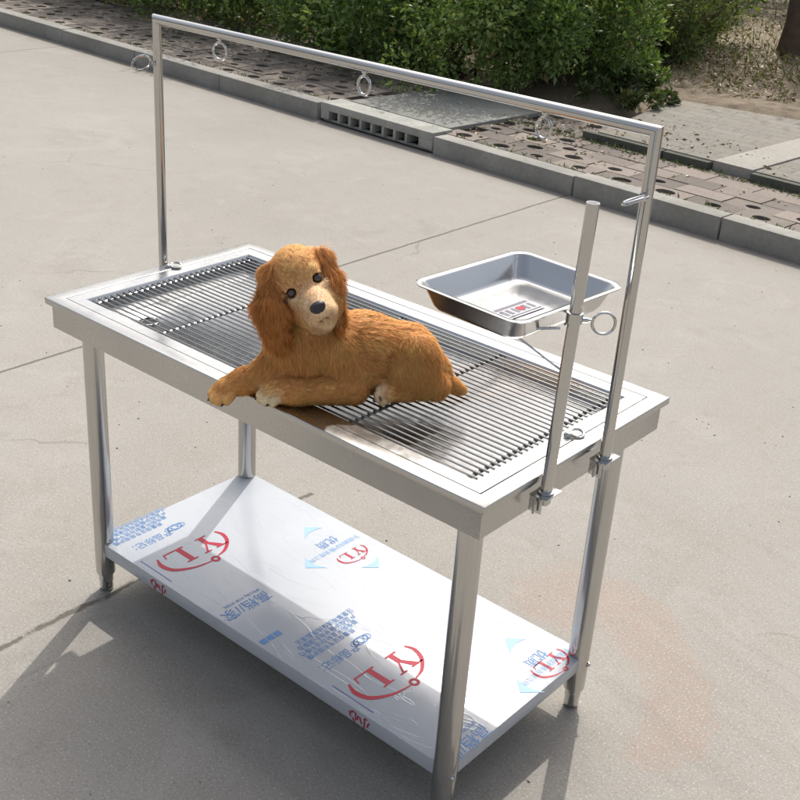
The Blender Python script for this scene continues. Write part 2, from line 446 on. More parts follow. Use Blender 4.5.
# ------------------------------------------------------------------ foliage
def leaves(name, P, N, size, mat, parent, tint, aspect=.5, jitter=.6):
    """P points (n,3), N outward directions; folded leaf of 2 quads each"""
    n = len(P)
    d = N + rng.normal(0, jitter, (n, 3)); d[:, 2] += .15; d /= np.linalg.norm(d, axis=1, keepdims=True)
    a = np.cross(d, rng.normal(0, 1, (n, 3))); a /= np.linalg.norm(a, axis=1, keepdims=True)
    nr = np.cross(d, a)
    s = size * rng.uniform(.5, 1.4, (n, 1)); w = s * aspect
    v0 = P; v1 = P + d * s * .45 + a * w * .5 + nr * w * .18; v2 = P + d * s - nr * s * .12; v3 = P + d * s * .45 - a * w * .5 + nr * w * .18; vm = P + d * s * .5
    V = np.stack([v0, v1, v2, v3, vm], 1).reshape(-1, 3)
    i = (np.arange(n) * 5)[:, None]
    F = np.concatenate([i + np.array([0, 1, 4]), i + np.array([1, 2, 4]), i + np.array([0, 4, 3]), i + np.array([4, 2, 3])], 0)
    o = fast_mesh(name, V, F, mat, parent)
    at = o.data.attributes.new('tint', 'FLOAT', 'POINT')
    at.data.foreach_set('value', np.repeat(np.clip(tint, 0, 1), 5).astype(np.float32))
    return o

def shrub(name, base, rad, n, label, cat='shrub', group=None, leaf=.045, mat='leaf', clumps=26, stems=9, seed=0, density=1, low=.0):
    """lumpy crown made of leaf clumps on twigs"""
    root = empty(name, base); tag(root, label, cat, group)
    R = np.array(rad); r2 = np.random.default_rng(seed)
    cc = []; cr = []
    for i in range(clumps):
        while True:
            q = r2.uniform(-1, 1, 3); q[2] = r2.uniform(low - .9, 1)
            L = np.linalg.norm(q * np.array((1, 1, .62)))
            if .35 < L < 1: break
        cc.append(np.array([q[0] * R[0], q[1] * R[1], R[2] + q[2] * R[2]])); cr.append(r2.uniform(.22, .42) * min(R[0], R[1], R[2] * 1.2))
    cc = np.array(cc); cr = np.array(cr)
    k = r2.choice(len(cc), n, p=cr ** 2 / (cr ** 2).sum())
    u = r2.normal(0, 1, (n, 3)); u /= np.linalg.norm(u, axis=1, keepdims=True)
    rr = r2.uniform(.3, 1.05, (n, 1)) ** .6
    sprig = 1 + .28 * np.sin(u[:, :1] * 9 + k[:, None]) * np.cos(u[:, 1:2] * 8 + k[:, None] * 2)
    P = cc[k] + u * rr * cr[k][:, None] * sprig
    keep = P[:, 2] > .02; P = P[keep]; u = u[keep]; k = k[keep]
    ct = r2.uniform(.15, .8, len(cc))
    tint = ct[k] + r2.normal(0, .17, len(P))
    leaves('crown', P, u, leaf, M[mat], root, tint)
    b = MB()
    for i in range(stems):
        t = cc[r2.integers(len(cc))]; a = r2.uniform(-.12, .12, 2) * R[:2] * 1.5
        p0 = Vector((a[0], a[1], -.05)); p2 = Vector(t); p1 = p0.lerp(p2, .5) + Vector((r2.normal(0, .05), r2.normal(0, .05), .08))
        b.sweep([p0, p1, p2], [.014, .009, .004], 6)
    b.build('trunk', M['bark'], root)
    return root

hedge_labels = [
 ('farthest left hedge shrub, dark green, at the top left corner behind the perforated pavers', (-9.3, 6.42), (.95, .85, .62)),
 ('hedge shrub above the upper end of the left gantry post, low dark crown', (-8.0, 6.45), (.90, .80, .62)),
 ('hedge shrub behind the first hanging ring from the left, dark foliage', (-6.75, 6.28), (.92, .80, .62)),
 ('hedge shrub above the middle hanging ring, low dense crown over the pavers', (-5.45, 6.17), (.88, .82, .64)),
 ('tall hedge shrub behind the drain inlet cover slab, deep green and dense', (-4.35, 6.08), (.85, .82, .66)),
 ('bushy hedge shrub behind the right part of the crossbar with bright leaf tips', (-3.45, 6.02), (.80, .80, .64)),
 ('rightmost full hedge shrub, glossy light green leaves reaching down to the tiled pavement', (-2.80, 6.35), (.66, .66, .55)),
]
for i, (lb, xy, rad) in enumerate(hedge_labels):
    shrub('hedge_shrub', (xy[0], xy[1], .12), rad, 15000, lb, group='shrubs of the hedge behind the kerb', leaf=.050, clumps=56, seed=20 + i, stems=12, low=.05)
# second row, taller, behind
back = [
 ('taller dark shrub at the back of the hedge, behind its left end', (-10.2, 8.3), (1.3, .9, 1.0)),
 ('taller dark shrub at the back of the hedge, behind the left post', (-8.2, 8.2), (1.3, .9, .95)),
 ('taller dark shrub at the back of the hedge, above the middle of the crossbar', (-6.3, 8.1), (1.2, .9, 1.0)),
 ('taller dark shrub at the back of the hedge, above its right part', (-4.7, 8.0), (1.1, .9, 1.0)),
]
for i, (lb, xy, rad) in enumerate(back):
    shrub('hedge_shrub', (xy[0], xy[1], .12), rad, 8000, lb, group='taller shrubs behind the hedge', leaf=.07, clumps=40, seed=60 + i, stems=8)
# small leafy sucker at the right foot of the hedge
shrub('low_weed', (-2.15, 6.30, .14), (.42, .30, .10), 1900, 'low leafy weeds spreading from the hedge foot onto the tiled pavement', 'weed', leaf=.05, mat='weed', clumps=16, seed=91, stems=4)

# airy thin-stemmed shrubs at the right
def airy(base, h, w, n, label, seed, leaf=.032, nst=16):
    root = empty('airy_shrub', base); tag(root, label, 'shrub', 'thin stemmed shrubs right of the hedge')
    r2 = np.random.default_rng(seed); b = MB(); P = []; U = []; T = []
    for i in range(nst):
        a = r2.uniform(0, 2 * PI); sp = r2.uniform(.15, 1) * w
        p0 = np.array([r2.normal(0, .08), r2.normal(0, .08), -.05]); hh = h * r2.uniform(.6, 1.1)
        pts = []
        for t in np.linspace(0, 1, 7):
            pts.append(p0 + np.array([math.cos(a) * sp * t ** 1.4, math.sin(a) * sp * t ** 1.4, hh * t]) + r2.normal(0, .02, 3) * (t > 0))
        b.sweep(pts, [.010 * (1 - t * .75) + .001 for t in np.linspace(0, 1, 7)], 5)
        for s_ in range(10):
            t = r2.uniform(.12, 1); j = min(5, int(t * 6)); q = pts[j] + (pts[j + 1] - pts[j]) * (t * 6 - j)
            e = q + r2.normal(0, 1, 3) * np.array([.13, .13, .09]) + np.array([0, 0, .06])
            b.sweep([q, (q + e) / 2 + r2.normal(0, .015, 3), e], [.0035, .0028, .0015], 4)
            m = n // (nst * 10); tt = r2.uniform(.1, 1.15, (m, 1))
            P.append(q + (e - q) * tt + r2.normal(0, .024, (m, 3))); U.append(np.tile((e - q) / np.linalg.norm(e - q), (m, 1))); T.append(np.full(m, r2.uniform(.2, .85)))
    P = np.concatenate(P); U = np.concatenate(U); T = np.concatenate(T) + r2.normal(0, .15, len(P))
    b.build('trunk', M['bark'], root)
    leaves('crown', P, U, leaf, M['leaf2'], root, T, aspect=.42)
airy((-2.95, 7.15, .14), 0.85, .50, 8000, 'airy shrub with many thin stems touching the right end of the dense hedge', 5, leaf=.038, nst=22)
airy((-2.75, 8.05, .14), 0.95, .62, 9500, 'airy shrub with thin leaning stems in the middle of the gap right of the hedge', 6, leaf=.038, nst=24)
airy((-3.9, 8.5, .14), 1.1, .90, 10500, 'airy shrub standing behind the right end of the dense hedge', 8, leaf=.042, nst=22)
airy((-3.3, 9.6, .14), 1.05, .85, 9500, 'pale airy shrub just left of the tree trunk at the top right corner', 9, leaf=.042, nst=22)
airy((-1.75, 10.6, .14), 0.9, .7, 6500, 'thin airy shrub behind and right of the tree trunk', 12, leaf=.042, nst=18)
shrub('low_weed', (-2.75, 6.95, .12), (.55, .35, .14), 2600, 'dark low undergrowth between the hedge end and the airy shrubs', 'weed', leaf=.05, mat='leaf', clumps=20, seed=95, stems=4)
airy((-2.95, 8.75, .14), .80, .45, 5600, 'low airy shrub just left of the foot of the tree trunk, over dry soil', 14, leaf=.036, nst=18)
# background shrubs and trees farther off, the unseen ones added for reflections
far = [(-6.5, 11.5, 1.6, .95), (-4.9, 12.6, 1.6, .9), (-3.3, 14.0, 1.5, .8), (-8.6, 11.0, 1.5, 1.2), (-11, 10.0, 1.5, 1.2), (-1.6, 14.5, 1.4, .9)]
fl = ['far background shrub behind the airy shrubs, left of centre of the gap', 'far background shrub seen through the thin stems, in the gap', 'far background shrub near the top right, behind the tree trunk',
      'far background shrub behind the middle of the hedge', 'far background shrub behind the left end of the hedge', 'farthest background shrub beyond the tree at the right']
for i, (x, y, w, h) in enumerate(far):
    shrub('background_shrub', (x, y, .1), (w, w * .8, h), 4200, fl[i], group='shrubs far behind the hedge', leaf=.085, mat='leaf2' if i in (1, 2, 5) else 'leaf', clumps=34, seed=120 + i, stems=4)

def tree(base, r, h, crown_c, crown_r, nl, label, seed, lean=(0, 0)):
    root = empty('broadleaf_tree', base); tag(root, label, 'tree')
    r2 = np.random.default_rng(seed); b = MB()
    pts = [(lean[0] * t + r2.normal(0, .015), lean[1] * t + r2.normal(0, .015), h * t - .1) for t in np.linspace(0, 1, 8)]
    b.sweep(pts, [r * (1.25 if i == 0 else 1 - .06 * i) for i in range(8)], 14)
    C = np.array(crown_c); cs = []
    for i in range(13):
        q = r2.normal(0, 1, 3); q /= np.linalg.norm(q); q = C + q * np.array(crown_r) * r2.uniform(.4, .9)
        st = Vector(pts[7 - (i % 4)]); mid = st.lerp(Vector(q), .5) + Vector((0, 0, .15))
        b.sweep([st, mid, Vector(q)], [r * .45, r * .28, r * .08], 7); cs.append(q)
    b.build('trunk', M['bark'], root)
    cs = np.array(cs); k = r2.integers(0, len(cs), nl); u = r2.normal(0, 1, (nl, 3))
    P = cs[k] + u * .27 * min(crown_r); un = u / np.linalg.norm(u, axis=1, keepdims=True)
    leaves('crown', P, un, .09, M['leaf'], root, r2.uniform(.1, .9, nl))
tree((-2.36, 9.75, .12), .115, 3.0, (-.5, .9, 4.3), (1.3, 1.3, 1.0), 3200, 'brown tree trunk standing in dry soil at the top right corner', 41)

for i, (x, y, hh, lb) in enumerate([(-13.5, 13.5, 3.6, 'leftmost of the unseen tall trees added beyond the hedge for the steel reflections'), (-9.8, 15.5, 4.0, 'unseen tall tree added beyond the hedge for the steel reflections, second from the left'), (-6.0, 16.5, 3.8, 'unseen tall tree added beyond the hedge for the steel reflections, behind the far shrubs'), (-17.5, 11.0, 3.6, 'unseen tall tree added for the steel reflections, far to the left beyond the end of the hedge')]):  # unseen trees added to darken what the tabletop steel reflects
    tree((x, y, .1), .14, hh - 1.2, (0, 0, hh), (2.2, 2.0, 1.7), 3000, lb, 200 + i)
for i, (x, y, hh, lb) in enumerate([(-14.5, 8.4, 5.2, 'unseen broad tree added to darken the rim reflection, past the left end of the hedge'), (-12.2, 11.6, 5.6, 'unseen broad tree added to darken the rim reflection, behind the left half of the hedge')]):  # unseen trees set in the left rim's mirror direction to grey it
    tree((x, y, .1), .17, hh - 1.8, (0, 0, hh), (2.7, 2.4, 2.3), 5200, lb, 230 + i)
# dry litter, weeds and straw on the soil
def litter(name, cx, cy, sx, sy, n, size, mat, label_kind='stuff', flat=.25, z=.17, seed=3, asp=.5):
    r2 = np.random.default_rng(seed)
    P = np.stack([r2.normal(cx, sx, n), r2.normal(cy, sy, n), np.full(n, z) + r2.uniform(-.005, .012, n)], 1)
    ok = (P[:, 1] > 6.75) & ((P[:, 0] < -2.2) | (P[:, 1] > 7.25)); P = P[ok]; n = len(P)
    N = r2.normal(0, 1, (n, 3)); N[:, 2] *= flat; N /= np.linalg.norm(N, axis=1, keepdims=True)
    o = leaves(name, P, N, size, M[mat], None, r2.uniform(0, 1, n), jitter=.1 if asp > .2 else .3, aspect=asp); tag(o, kind='stuff'); return o
litter('leaf_litter', -2.6, 8.6, 1.5, 1.7, 6500, .045, 'straw', seed=4)
litter('dry_grass', -2.8, 9.2, 1.8, 2.2, 9000, .13, 'weed', flat=2.2, z=.14, seed=5, asp=.07)
def scatter_debris():
    r2 = np.random.default_rng(77); n = 900
    s_ = r2.uniform(-7, 1.5, n); t_ = np.abs(r2.normal(.9, .35, n)) + .1
    s_ = np.where(r2.random(n) < .5, r2.normal(-1.9, .5, n), s_)
    P = np.array([list(kf(a, c, .118 if not (a > -1.8 and c > .9) else .168)) for a, c in zip(s_, t_)])
    N = r2.normal(0, 1, (n, 3)); N[:, 2] *= .1; N /= np.linalg.norm(N, axis=1, keepdims=True)
    o = leaves('fallen_leaves', P, N, .03, M['straw'], None, r2.uniform(0, 1, n), jitter=.05); tag(o, kind='stuff')
    n = 500
    P = np.stack([r2.uniform(-4, 3.5, n), r2.uniform(-1, 4.1, n), np.full(n, .004)], 1)
    # road grit: small stones
    V = []; F = []
    for p in P:
        s = r2.uniform(.0015, .0045); b0 = len(V); a = r2.uniform(0, 6)
        for k in range(4): V.append((p[0] + s * math.cos(a + k * 1.57) * r2.uniform(.7, 1.4), p[1] + s * math.sin(a + k * 1.57), 0.0005))
        V.append((p[0], p[1], s * .8)); F += [(b0, b0 + 1, b0 + 4), (b0 + 1, b0 + 2, b0 + 4), (b0 + 2, b0 + 3, b0 + 4), (b0 + 3, b0, b0 + 4)]
    o = mesh_obj('road_grit', V, F, M['step']); tag(o, kind='stuff')
scatter_debris()
def tufts():
    r2 = np.random.default_rng(31); P = []
    for h in HOLES:
        if h[0] < -9.5 or r2.random() > .34: continue
        m = r2.integers(5, 26)
        for _ in range(m): P.append(list(kf(h[0] + r2.normal(0, .028), h[1] + r2.normal(0, .018), .096)))
    for _ in range(1400):
        s_ = r2.uniform(-7, 1.2); P.append(list(kf(s_, .135 + abs(r2.normal(0, .006)), .108)) if r2.random() < .35 else list(kf(r2.normal(-1.6, 1.2), r2.choice([.80, .83, 1.30 if s_ < -3 else .81]) + r2.normal(0, .02), .110)))
    P = np.array(P); n = len(P); N = r2.normal(0, 1, (n, 3)); N[:, 2] = abs(N[:, 2]) * .9; N /= np.linalg.norm(N, axis=1, keepdims=True)
    o = leaves('paving_weeds', P, N, .032, M['weed'], None, r2.uniform(0, .8, n), jitter=.2, aspect=.25); tag(o, kind='stuff')
tufts()

# ------------------------------------------------------------------ the operating table
L, W, H = 1.2582, .6305, .800
table = empty('operating_table', (0, 0, 0))
tag(table, 'stainless steel pet operating table with grating top, printed film lower shelf and ring gantry', 'table')

def loft(rects, cap_last=False):
    """rects: (inset, z[, radius]) concentric rectangles -> MB"""
    b = MB(); vs = []; fs = []
    for q in rects:
        i, z = q[0], q[1]
        vs += [(i, i, z), (L - i, i, z), (L - i, W - i, z), (i, W - i, z)]
    n = len(rects)
    for j in range(n - 1):
        for k in range(4):
            l = (k + 1) % 4; fs.append((j * 4 + k, j * 4 + l, j * 4 + 4 + l, j * 4 + 4 + k))
    if cap_last: fs.append(tuple((n - 1) * 4 + k for k in range(4)))
    b.add(vs, fs); return b

top = loft([(.032, .7275), (.0112, .7265), (.0112, .7845), (.0005, .7850), (0, .7985), (.0015, H), (.0325, H), (.0333, .7965)])
o = top.build('tabletop', M['sheet'], table, bevel=.0009)
gk = loft([(.0333, .7966), (.0352, .7966)]); gk.build('rim_groove', M['gasket'], o)
tub = loft([(.0352, .7960), (.0358, .7992), (.066, .7980), (.0685, .7955), (.072, .7640)])
# sloping floor with a drain hole at the left front
DX, DY = .185, .150
fl = []; nn = 40
bb = tub; base = len(bb.v)
inset = .072
def edge_pt(a):
    dx, dy = math.cos(a), math.sin(a); m = 9
    if dx > 1e-9: m = min(m, (L - inset - DX) / dx)
    if dx < -1e-9: m = min(m, (inset - DX) / dx)
    if dy > 1e-9: m = min(m, (W - inset - DY) / dy)
    if dy < -1e-9: m = min(m, (inset - DY) / dy)
    return (DX + dx * m, DY + dy * m)
angs = sorted([2 * PI * k / nn for k in range(nn)] + [math.atan2(y - DY, x - DX) % (2 * PI) for x in (inset, L - inset) for y in (inset, W - inset)])
ring0 = [(*edge_pt(a), .7640) for a in angs]; ring1 = [(DX + .024 * math.cos(a), DY + .024 * math.sin(a), .7575) for a in angs]
ring2 = [(DX + .020 * math.cos(a), DY + .020 * math.sin(a), .7545) for a in angs]
n = len(angs)
bb.add(ring0 + ring1 + ring2, [(k, (k + 1) % n, n + (k + 1) % n, n + k) for k in range(n)] + [(n + k, n + (k + 1) % n, 2 * n + (k + 1) % n, 2 * n + k) for k in range(n)])
tb = tub.build('drain_basin', M['tub'], o, bevel=0)
b = MB(); b.lathe((DX, DY, .735), [(.021, 0), (.021, .018), (.0205, .019)], 20); b.build('drain_hole', M['dark'], tb)
b = MB(); b.ring((DX, DY, .7585), .0225, .002, (1, 0, 0), (0, 1, 0)); b.build('drain_collar', M['bright'], tb)

# underside closing sheet (the basin seen from below)
# grating
gr = MB(); nb = 29
y0, y1 = .0775, W - .0775
for i in range(nb):
    y = y0 + (y1 - y0) * i / (nb - 1)
    gr.sweep([(.074, y, .7945), (L - .074, y, .7945)], .0021, 8)
for x in (.088, .320, .600, .885, 1.168):
    gr.sweep([(x, .0735, .7898), (x, W - .0735, .7898)], .0026, 8)
    for i in range(nb):       # weld beads
        y = y0 + (y1 - y0) * i / (nb - 1); gr.box((x, y, .7915), (.0072, .0062, .0052))
gr.build('grating', M['rod'], table)

# legs
I = .073; LR = .0245
leg_objs = []
for (x, y, bolt) in ((I, I, (-1, 0)), (I, W - I, (0, 1)), (L - I, I, (1, -.4)), (L - I, W - I, (1, .2))):
    root = table
    b = MB(); b.lathe((x, y, 0), [(LR, .062), (LR + .0004, .064), (LR + .0004, .148), (LR, .150), (LR, .760)], 40)
    lg = b.build('leg', M['tube'], root)
    f = MB(); f.lathe((x, y, 0), [(.0125, .001), (.0165, .004), (.0175, .012), (.0165, .02), (.0175, .026), (.0185, .030), (.0185, .050), (.0235, .053), (.0248, .057), (.0245, .0635)], 32)
    f.build('foot', M['tube'], lg)
    d = Vector((bolt[0], bolt[1], 0)).normalized(); c = Vector((x, y, .128)) + d * (LR + .001)
    f = MB(); f.sweep([c - d * .002, c + d * .001], .0075, 14); f.sweep([c + d * .001, c + d * .004, c + d * .0055], [.0045, .004, .002], 12); f.build('bolt', M['bright'], lg)

# lower shelf with printed protective film
def film_mat():
    t = NT('protective_film')
    n1 = t.noise(3, 4, .6); n2 = t.noise(26, 4, .6); n3 = t.noise(7, 5, .65, dist=1.2)
    c = t.mix(t.ramp(n1, [(.3, 0.), (.7, 1.)]), (.36, .385, .42), (.41, .43, .46))
    t.set(Base_Color=c, Roughness=t.ramp(n3, [(.3, .13), (.7, .27)])); t.b.inputs['Specular IOR Level'].default_value = .5
    h = t.math('ADD', t.math('MULTIPLY', n3, 1.), t.math('MULTIPLY', t.ramp(t.noise(40, 2, .5), [(.70, 0.), (.78, 1.)]), .6))
    wr = t.noise(2.6, 3, .5, stretch=(1, 3.0, 1), dist=1.2); h = t.math('ADD', h, t.math('MULTIPLY', t.ramp(wr, [(.49, 0.), (.5, 1.), (.51, 0.)]), .8))
    t.bump(h, .28, .0012); return t.m
M['film'] = film_mat()
def ink(name, col):
    t = NT(name); n = t.noise(160, 3, .7)
    t.set(Base_Color=t.mix(t.ramp(n, [(.5, 0.), (.85, .06)]), col, (.6, .6, .6)), Roughness=.35); t.b.inputs['Specular IOR Level'].default_value = .15; return t.m
M['red'] = ink('red_print', (.38, .010, .035)); M['blue'] = ink('blue_print', (.09, .22, .46)); M['lblue'] = ink('light_blue_print', (.27, .43, .68)); M['navy'] = ink('navy_print', (.08, .13, .36))
SI = .0588; SZ = .149
b = MB()
def srect(i, z): return [(i, i, z), (L - i, i, z), (L - i, W - i, z), (i, W - i, z)]
rects = [(SI + .018, SZ - .035), (SI, SZ - .036), (SI, SZ)]
vs = []; fs = []
for i, z in rects: vs += srect(i, z)
for j in range(2):
    for k in range(4):
        l = (k + 1) % 4; fs.append((j * 4 + k, j * 4 + l, j * 4 + 4 + l, j * 4 + 4 + k))
fs.append((8, 9, 10, 11)); b.add(vs, fs)
shelf = b.build('lower_shelf', M['film'], table, bevel=.0022)

PZ = SZ + .0006
def decal(name, polys, mat, z=PZ):
    V = []; F = []
    for p in polys:
        i = len(V); V += [(q[0], q[1], z) if len(q) == 2 else q for q in p]; F.append(tuple(range(i, i + len(p))))
    return mesh_obj(name, V, F, mat, shelf)
def strip(name, pts, ws, mat, z=PZ):
    V = []; F = []
    for i, p in enumerate(pts):
        a = Vector(pts[max(0, i - 1)]); c = Vector(pts[min(len(pts) - 1, i + 1)]); t = (c - a).normalized(); nrm = Vector((-t.y, t.x))
        q = Vector(p); V += [(*(q + nrm * ws[i] / 2), z), (*(q - nrm * ws[i] / 2), z)]
    for i in range(len(pts) - 1): F.append((2 * i, 2 * i + 1, 2 * i + 3, 2 * i + 2))
    return V, F
def cat_rom(P, n=6):
    out = []; P = [Vector(p) for p in P]; Q = [P[0] * 2 - P[1]] + P + [P[-1] * 2 - P[-2]]
    for i in range(1, len(Q) - 2):
        for k in range(n):
            t = k / n; a, b_, c, d = Q[i - 1], Q[i], Q[i + 1], Q[i + 2]
            out.append(.5 * ((2 * b_) + (c - a) * t + (2 * a - 5 * b_ + 4 * c - d) * t * t + (3 * b_ - a - 3 * c + d) * t ** 3))
    out.append(P[-1]); return out
def logo(cx, cy, sc):
    """the printed mark: serif letters Y L inside a swoosh with a small ring; text runs along -y, its top towards +x"""
    V = []; F = []
    def addp(poly):
        i = len(V); V.extend([(cx + sc * q[1], cy - sc * q[0], PZ) for q in poly]); F.append(tuple(range(i, i + len(poly))))
    # letters in (right, up) coordinates, height .066
    h = .066; t = .017; s = .0045
    yx = -.048
    # Y
    addp([(yx - .040, h), (yx - .040, h - s), (yx - .028, h - s), (yx - .005, .030), (yx + .004, .030), (yx + .003, .034), (yx - .010, h - s), (yx - .004, h - s), (yx - .004, h)])
    addp([(yx + .012, h), (yx + .012, h - s), (yx + .020, h - s), (yx + .003, .034), (yx + .004, .030), (yx + .007, .030), (yx + .026, h - s), (yx + .034, h - s), (yx + .034, h)])
    addp([(yx - .006, .0305), (yx - .006, s), (yx + .008, s), (yx + .008, .0305)])
    addp([(yx - .018, s), (yx - .018, 0), (yx + .016, 0), (yx + .016, s)])
    lx = .022
    addp([(lx - .014, h), (lx - .014, h - s), (lx + .020, h - s), (lx + .020, h)])
    addp([(lx - .005, h - s), (lx - .005, s), (lx + .010, s), (lx + .010, h - s)])
    addp([(lx - .014, s), (lx - .014, 0), (lx + .048, 0), (lx + .048, s)])
    addp([(lx + .044, s), (lx + .048, s), (lx + .052, .020), (lx + .049, .020)])
    def st(pts, ws):
        pts = cat_rom(pts, 5); w2 = [np.interp(i / (len(pts) - 1) * (len(ws) - 1), range(len(ws)), ws) for i in range(len(pts))]
        a, f = strip('', [(cx + sc * p.y, cy - sc * p.x) for p in pts], [sc * w for w in w2], None)
        i = len(V); V.extend(a); F.extend([tuple(k + i for k in q) for q in f])
    st([(.090, .005), (.099, .035), (.088, .068), (.048, .092), (.010, .100), (-.004, .101)], [.004, .013, .012, .007, .004, .003])
    st([(-.030, .094), (-.060, .085), (-.090, .060), (-.103, .028), (-.096, .004)], [.003, .008, .010, .010, .005])
    ii = len(V)
    for k in range(20):
        a = 2 * PI * k / 20
        for R_ in (.0125, .0055): V.append((cx + sc * (.100 + R_ * math.sin(a)), cy - sc * (-.017 + R_ * math.cos(a)), PZ))
    for k in range(20):
        l = (k + 1) % 20; F.append((ii + 2 * k, ii + 2 * k + 1, ii + 2 * l + 1, ii + 2 * l))
    return V, F
def emit(name, VF, mat, lab=None):
    o = mesh_obj(name, VF[0], VF[1], mat, shelf)
    if lab: o['label'] = lab
    return o
def text_mesh(name, body, size, cx, cy, mat, rot=-PI / 2, z=PZ, bold=0, sx=1.0, align='CENTER', vertical=None):
    cu = bpy.data.curves.new(name, 'FONT'); cu.body = body; cu.size = size; cu.align_x = align; cu.align_y = 'CENTER'; cu.offset = bold; cu.resolution_u = 2
    to = bpy.data.objects.new('tmp', cu); COL.objects.link(to)
    bpy.context.view_layer.update()
    dg = bpy.context.evaluated_depsgraph_get(); me = bpy.data.meshes.new_from_object(to.evaluated_get(dg))
    bpy.data.objects.remove(to); bpy.data.curves.remove(cu)
    Mx = vertical if vertical is not None else Matrix.Translation((cx, cy, z)) @ Matrix.Rotation(rot, 4, 'Z') @ Matrix.Diagonal((sx, 1, 1, 1))
    me.transform(Mx); me.materials.clear(); me.materials.append(mat); me.name = name
    o = bpy.data.objects.new(name, me); COL.objects.link(o); o.parent = shelf
    return o
emit('red_logo', logo(.232, .200, 1.0), M['red'], 'dark red letters and swoosh printed near the left end')
emit('red_logo', logo(.885, .195, 1.0), M['red'], 'faded red letters and swoosh printed near the front right corner')
for cx in (.515, 1.170):
    emit('red_logo', logo(cx + .022 if cx < 1 else 1.139, .478, .47 if cx < 1 else .56), M['red'], 'small red letters inside the pale blue diamond' if cx < 1 else 'red letters partly over the right edge')
    P = [(cx - .135, .480), (cx, .349), (cx + .125, .482), (cx + .008, .612)]
    tri = []
    for i in range(3):
        c = Vector(P[i]); a = Vector(P[(i + 1) % 4]); d = Vector(P[i - 1]); ctr = (Vector(P[0]) + Vector(P[2])) / 2
        q1 = c.lerp(a, .30); q2 = c.lerp(d, .24)
        arc = []
        for k in range(7):
            t = k / 6; m_ = q1.lerp(q2, t) + (c - ctr) * .07 * math.sin(PI * t) * 1.0; arc.append(tuple(m_))
        tri.append([tuple(c)] + arc)
    if cx > 1: tri = tri[:2]
    for q_ in tri: decal('blue_corner', [q_], M['lblue'])
    text_mesh('blue_lettering', '优质', .034, cx - .045, .47, M['blue'])
    text_mesh('blue_lettering', '不锈钢保护膜有限公司', .018, cx - .012, .465, M['lblue'])
for x0 in (0, .655):
    strip_v = strip('', [(.213 + x0, .078), (.335 + x0 - .002, .077)], [.0022, .0022], None); emit('blue_line', strip_v, M['navy'])
    if x0: ex = .702 - .655 + .655
    bx = x0 + .060
    for j in range(4): text_mesh('blue_lettering', ['注意事项请保持表面清洁', '产品保护膜使用后请撕去', '避免阳光直射存放干燥处', '质量保证专用保护膜'][j], .0185, bx + .018 * j - .004, .185 - .012 * j + (0.03 if x0 else 0), M['blue'], sx=.9)
    text_mesh('blue_lettering', '产品标记：', .030, x0 + .157, .150, M['blue'], sx=.9)
    # oval emblem
    V = []; F = []
    ex, ey = x0 + .150, .236
    for (ox, oy, rx, ry) in ((0, 0, .026, .013), (0, .020, .012, .010), (0, -.020, .012, .010), (0, 0, .010, .010)):
        ii = len(V)
        for k in range(20):
            a = 2 * PI * k / 20
            for q in (1., .80): V.append((ex + ox + ry * q * math.sin(a), ey + oy + rx * q * math.cos(a) * .9, PZ + .0001 * len(V) * 0))
        for k in range(20):
            l = (k + 1) % 20; F.append((ii + 2 * k, ii + 2 * k + 1, ii + 2 * l + 1, ii + 2 * l))
    emit('blue_emblem', (V, F), M['blue'])
    text_mesh('blue_lettering', '高档//家', .042, .527 + x0, .140, M['blue'], sx=.95)
    text_mesh('blue_lettering', 'SPECIAL FOR STEEL', .012, .500 + x0, .150, M['blue'], sx=1.1)
    if x0 == 0: text_mesh('blue_lettering', '■■■', .023, .654, .098, M['blue'], sx=1.0)
# red characters spilling over the front flange
for x in (.305, .965):
    Mv = Matrix.Translation((x, SI - .0010, SZ - .019)) @ Matrix.Rotation(PI / 2, 4, 'X') @ Matrix.Rotation(PI, 4, 'Z') @ Matrix.Diagonal((1, 1, 1, 1))
    text_mesh('red_lettering', '小心', .030, 0, 0, M['red'], vertical=Mv, bold=.0006)

# gantry over the table
TR = .0108; YG = .3558; ZG = 1.3832; DG = .0185
gan = MB(); gan.sweep([(-DG, YG, .752), (-DG, YG, ZG), (L + DG, YG, ZG), (L + DG, YG, .752)], TR, 32, caps=True)
gano = gan.build('gantry_frame', M['tube'], table, angle=30)
def eye_ring(name, c_attach, dirv, R, r, pl2, parent, stem=.008):
    """ring whose plane holds dirv and pl2, joined by a short stem with a nut"""
    d = Vector(dirv).normalized(); p = Vector(pl2).normalized(); a = Vector(c_attach)
    b = MB(); b.sweep([a - d * .002, a + d * stem], r * 1.25, 10); b.sweep([a - d * .001, a + d * .003], r * 2.2, 6)
    b.ring(a + d * (stem + R), R, r, d, p)
    return b.build(name, M['bright'], parent)
for x, tw in ((.197, .2), (.625, -.10), (1.056, -.16)):
    eye_ring('hanging_ring', (x, YG, ZG - TR), (0, 0, -1), .0180, .0028, (math.cos(tw), math.sin(tw), 0), gano, .009)
eye_ring('side_ring', (-DG, YG - TR, 1.285), (-.25, -1, .1), .0215, .0027, (.5, 0, .8), gano, .010)
eye_ring('side_ring', (L + DG, YG - TR, 1.276), (.05, -1, -.05), .0215, .0033, (.75, 0, .35), gano, .008)

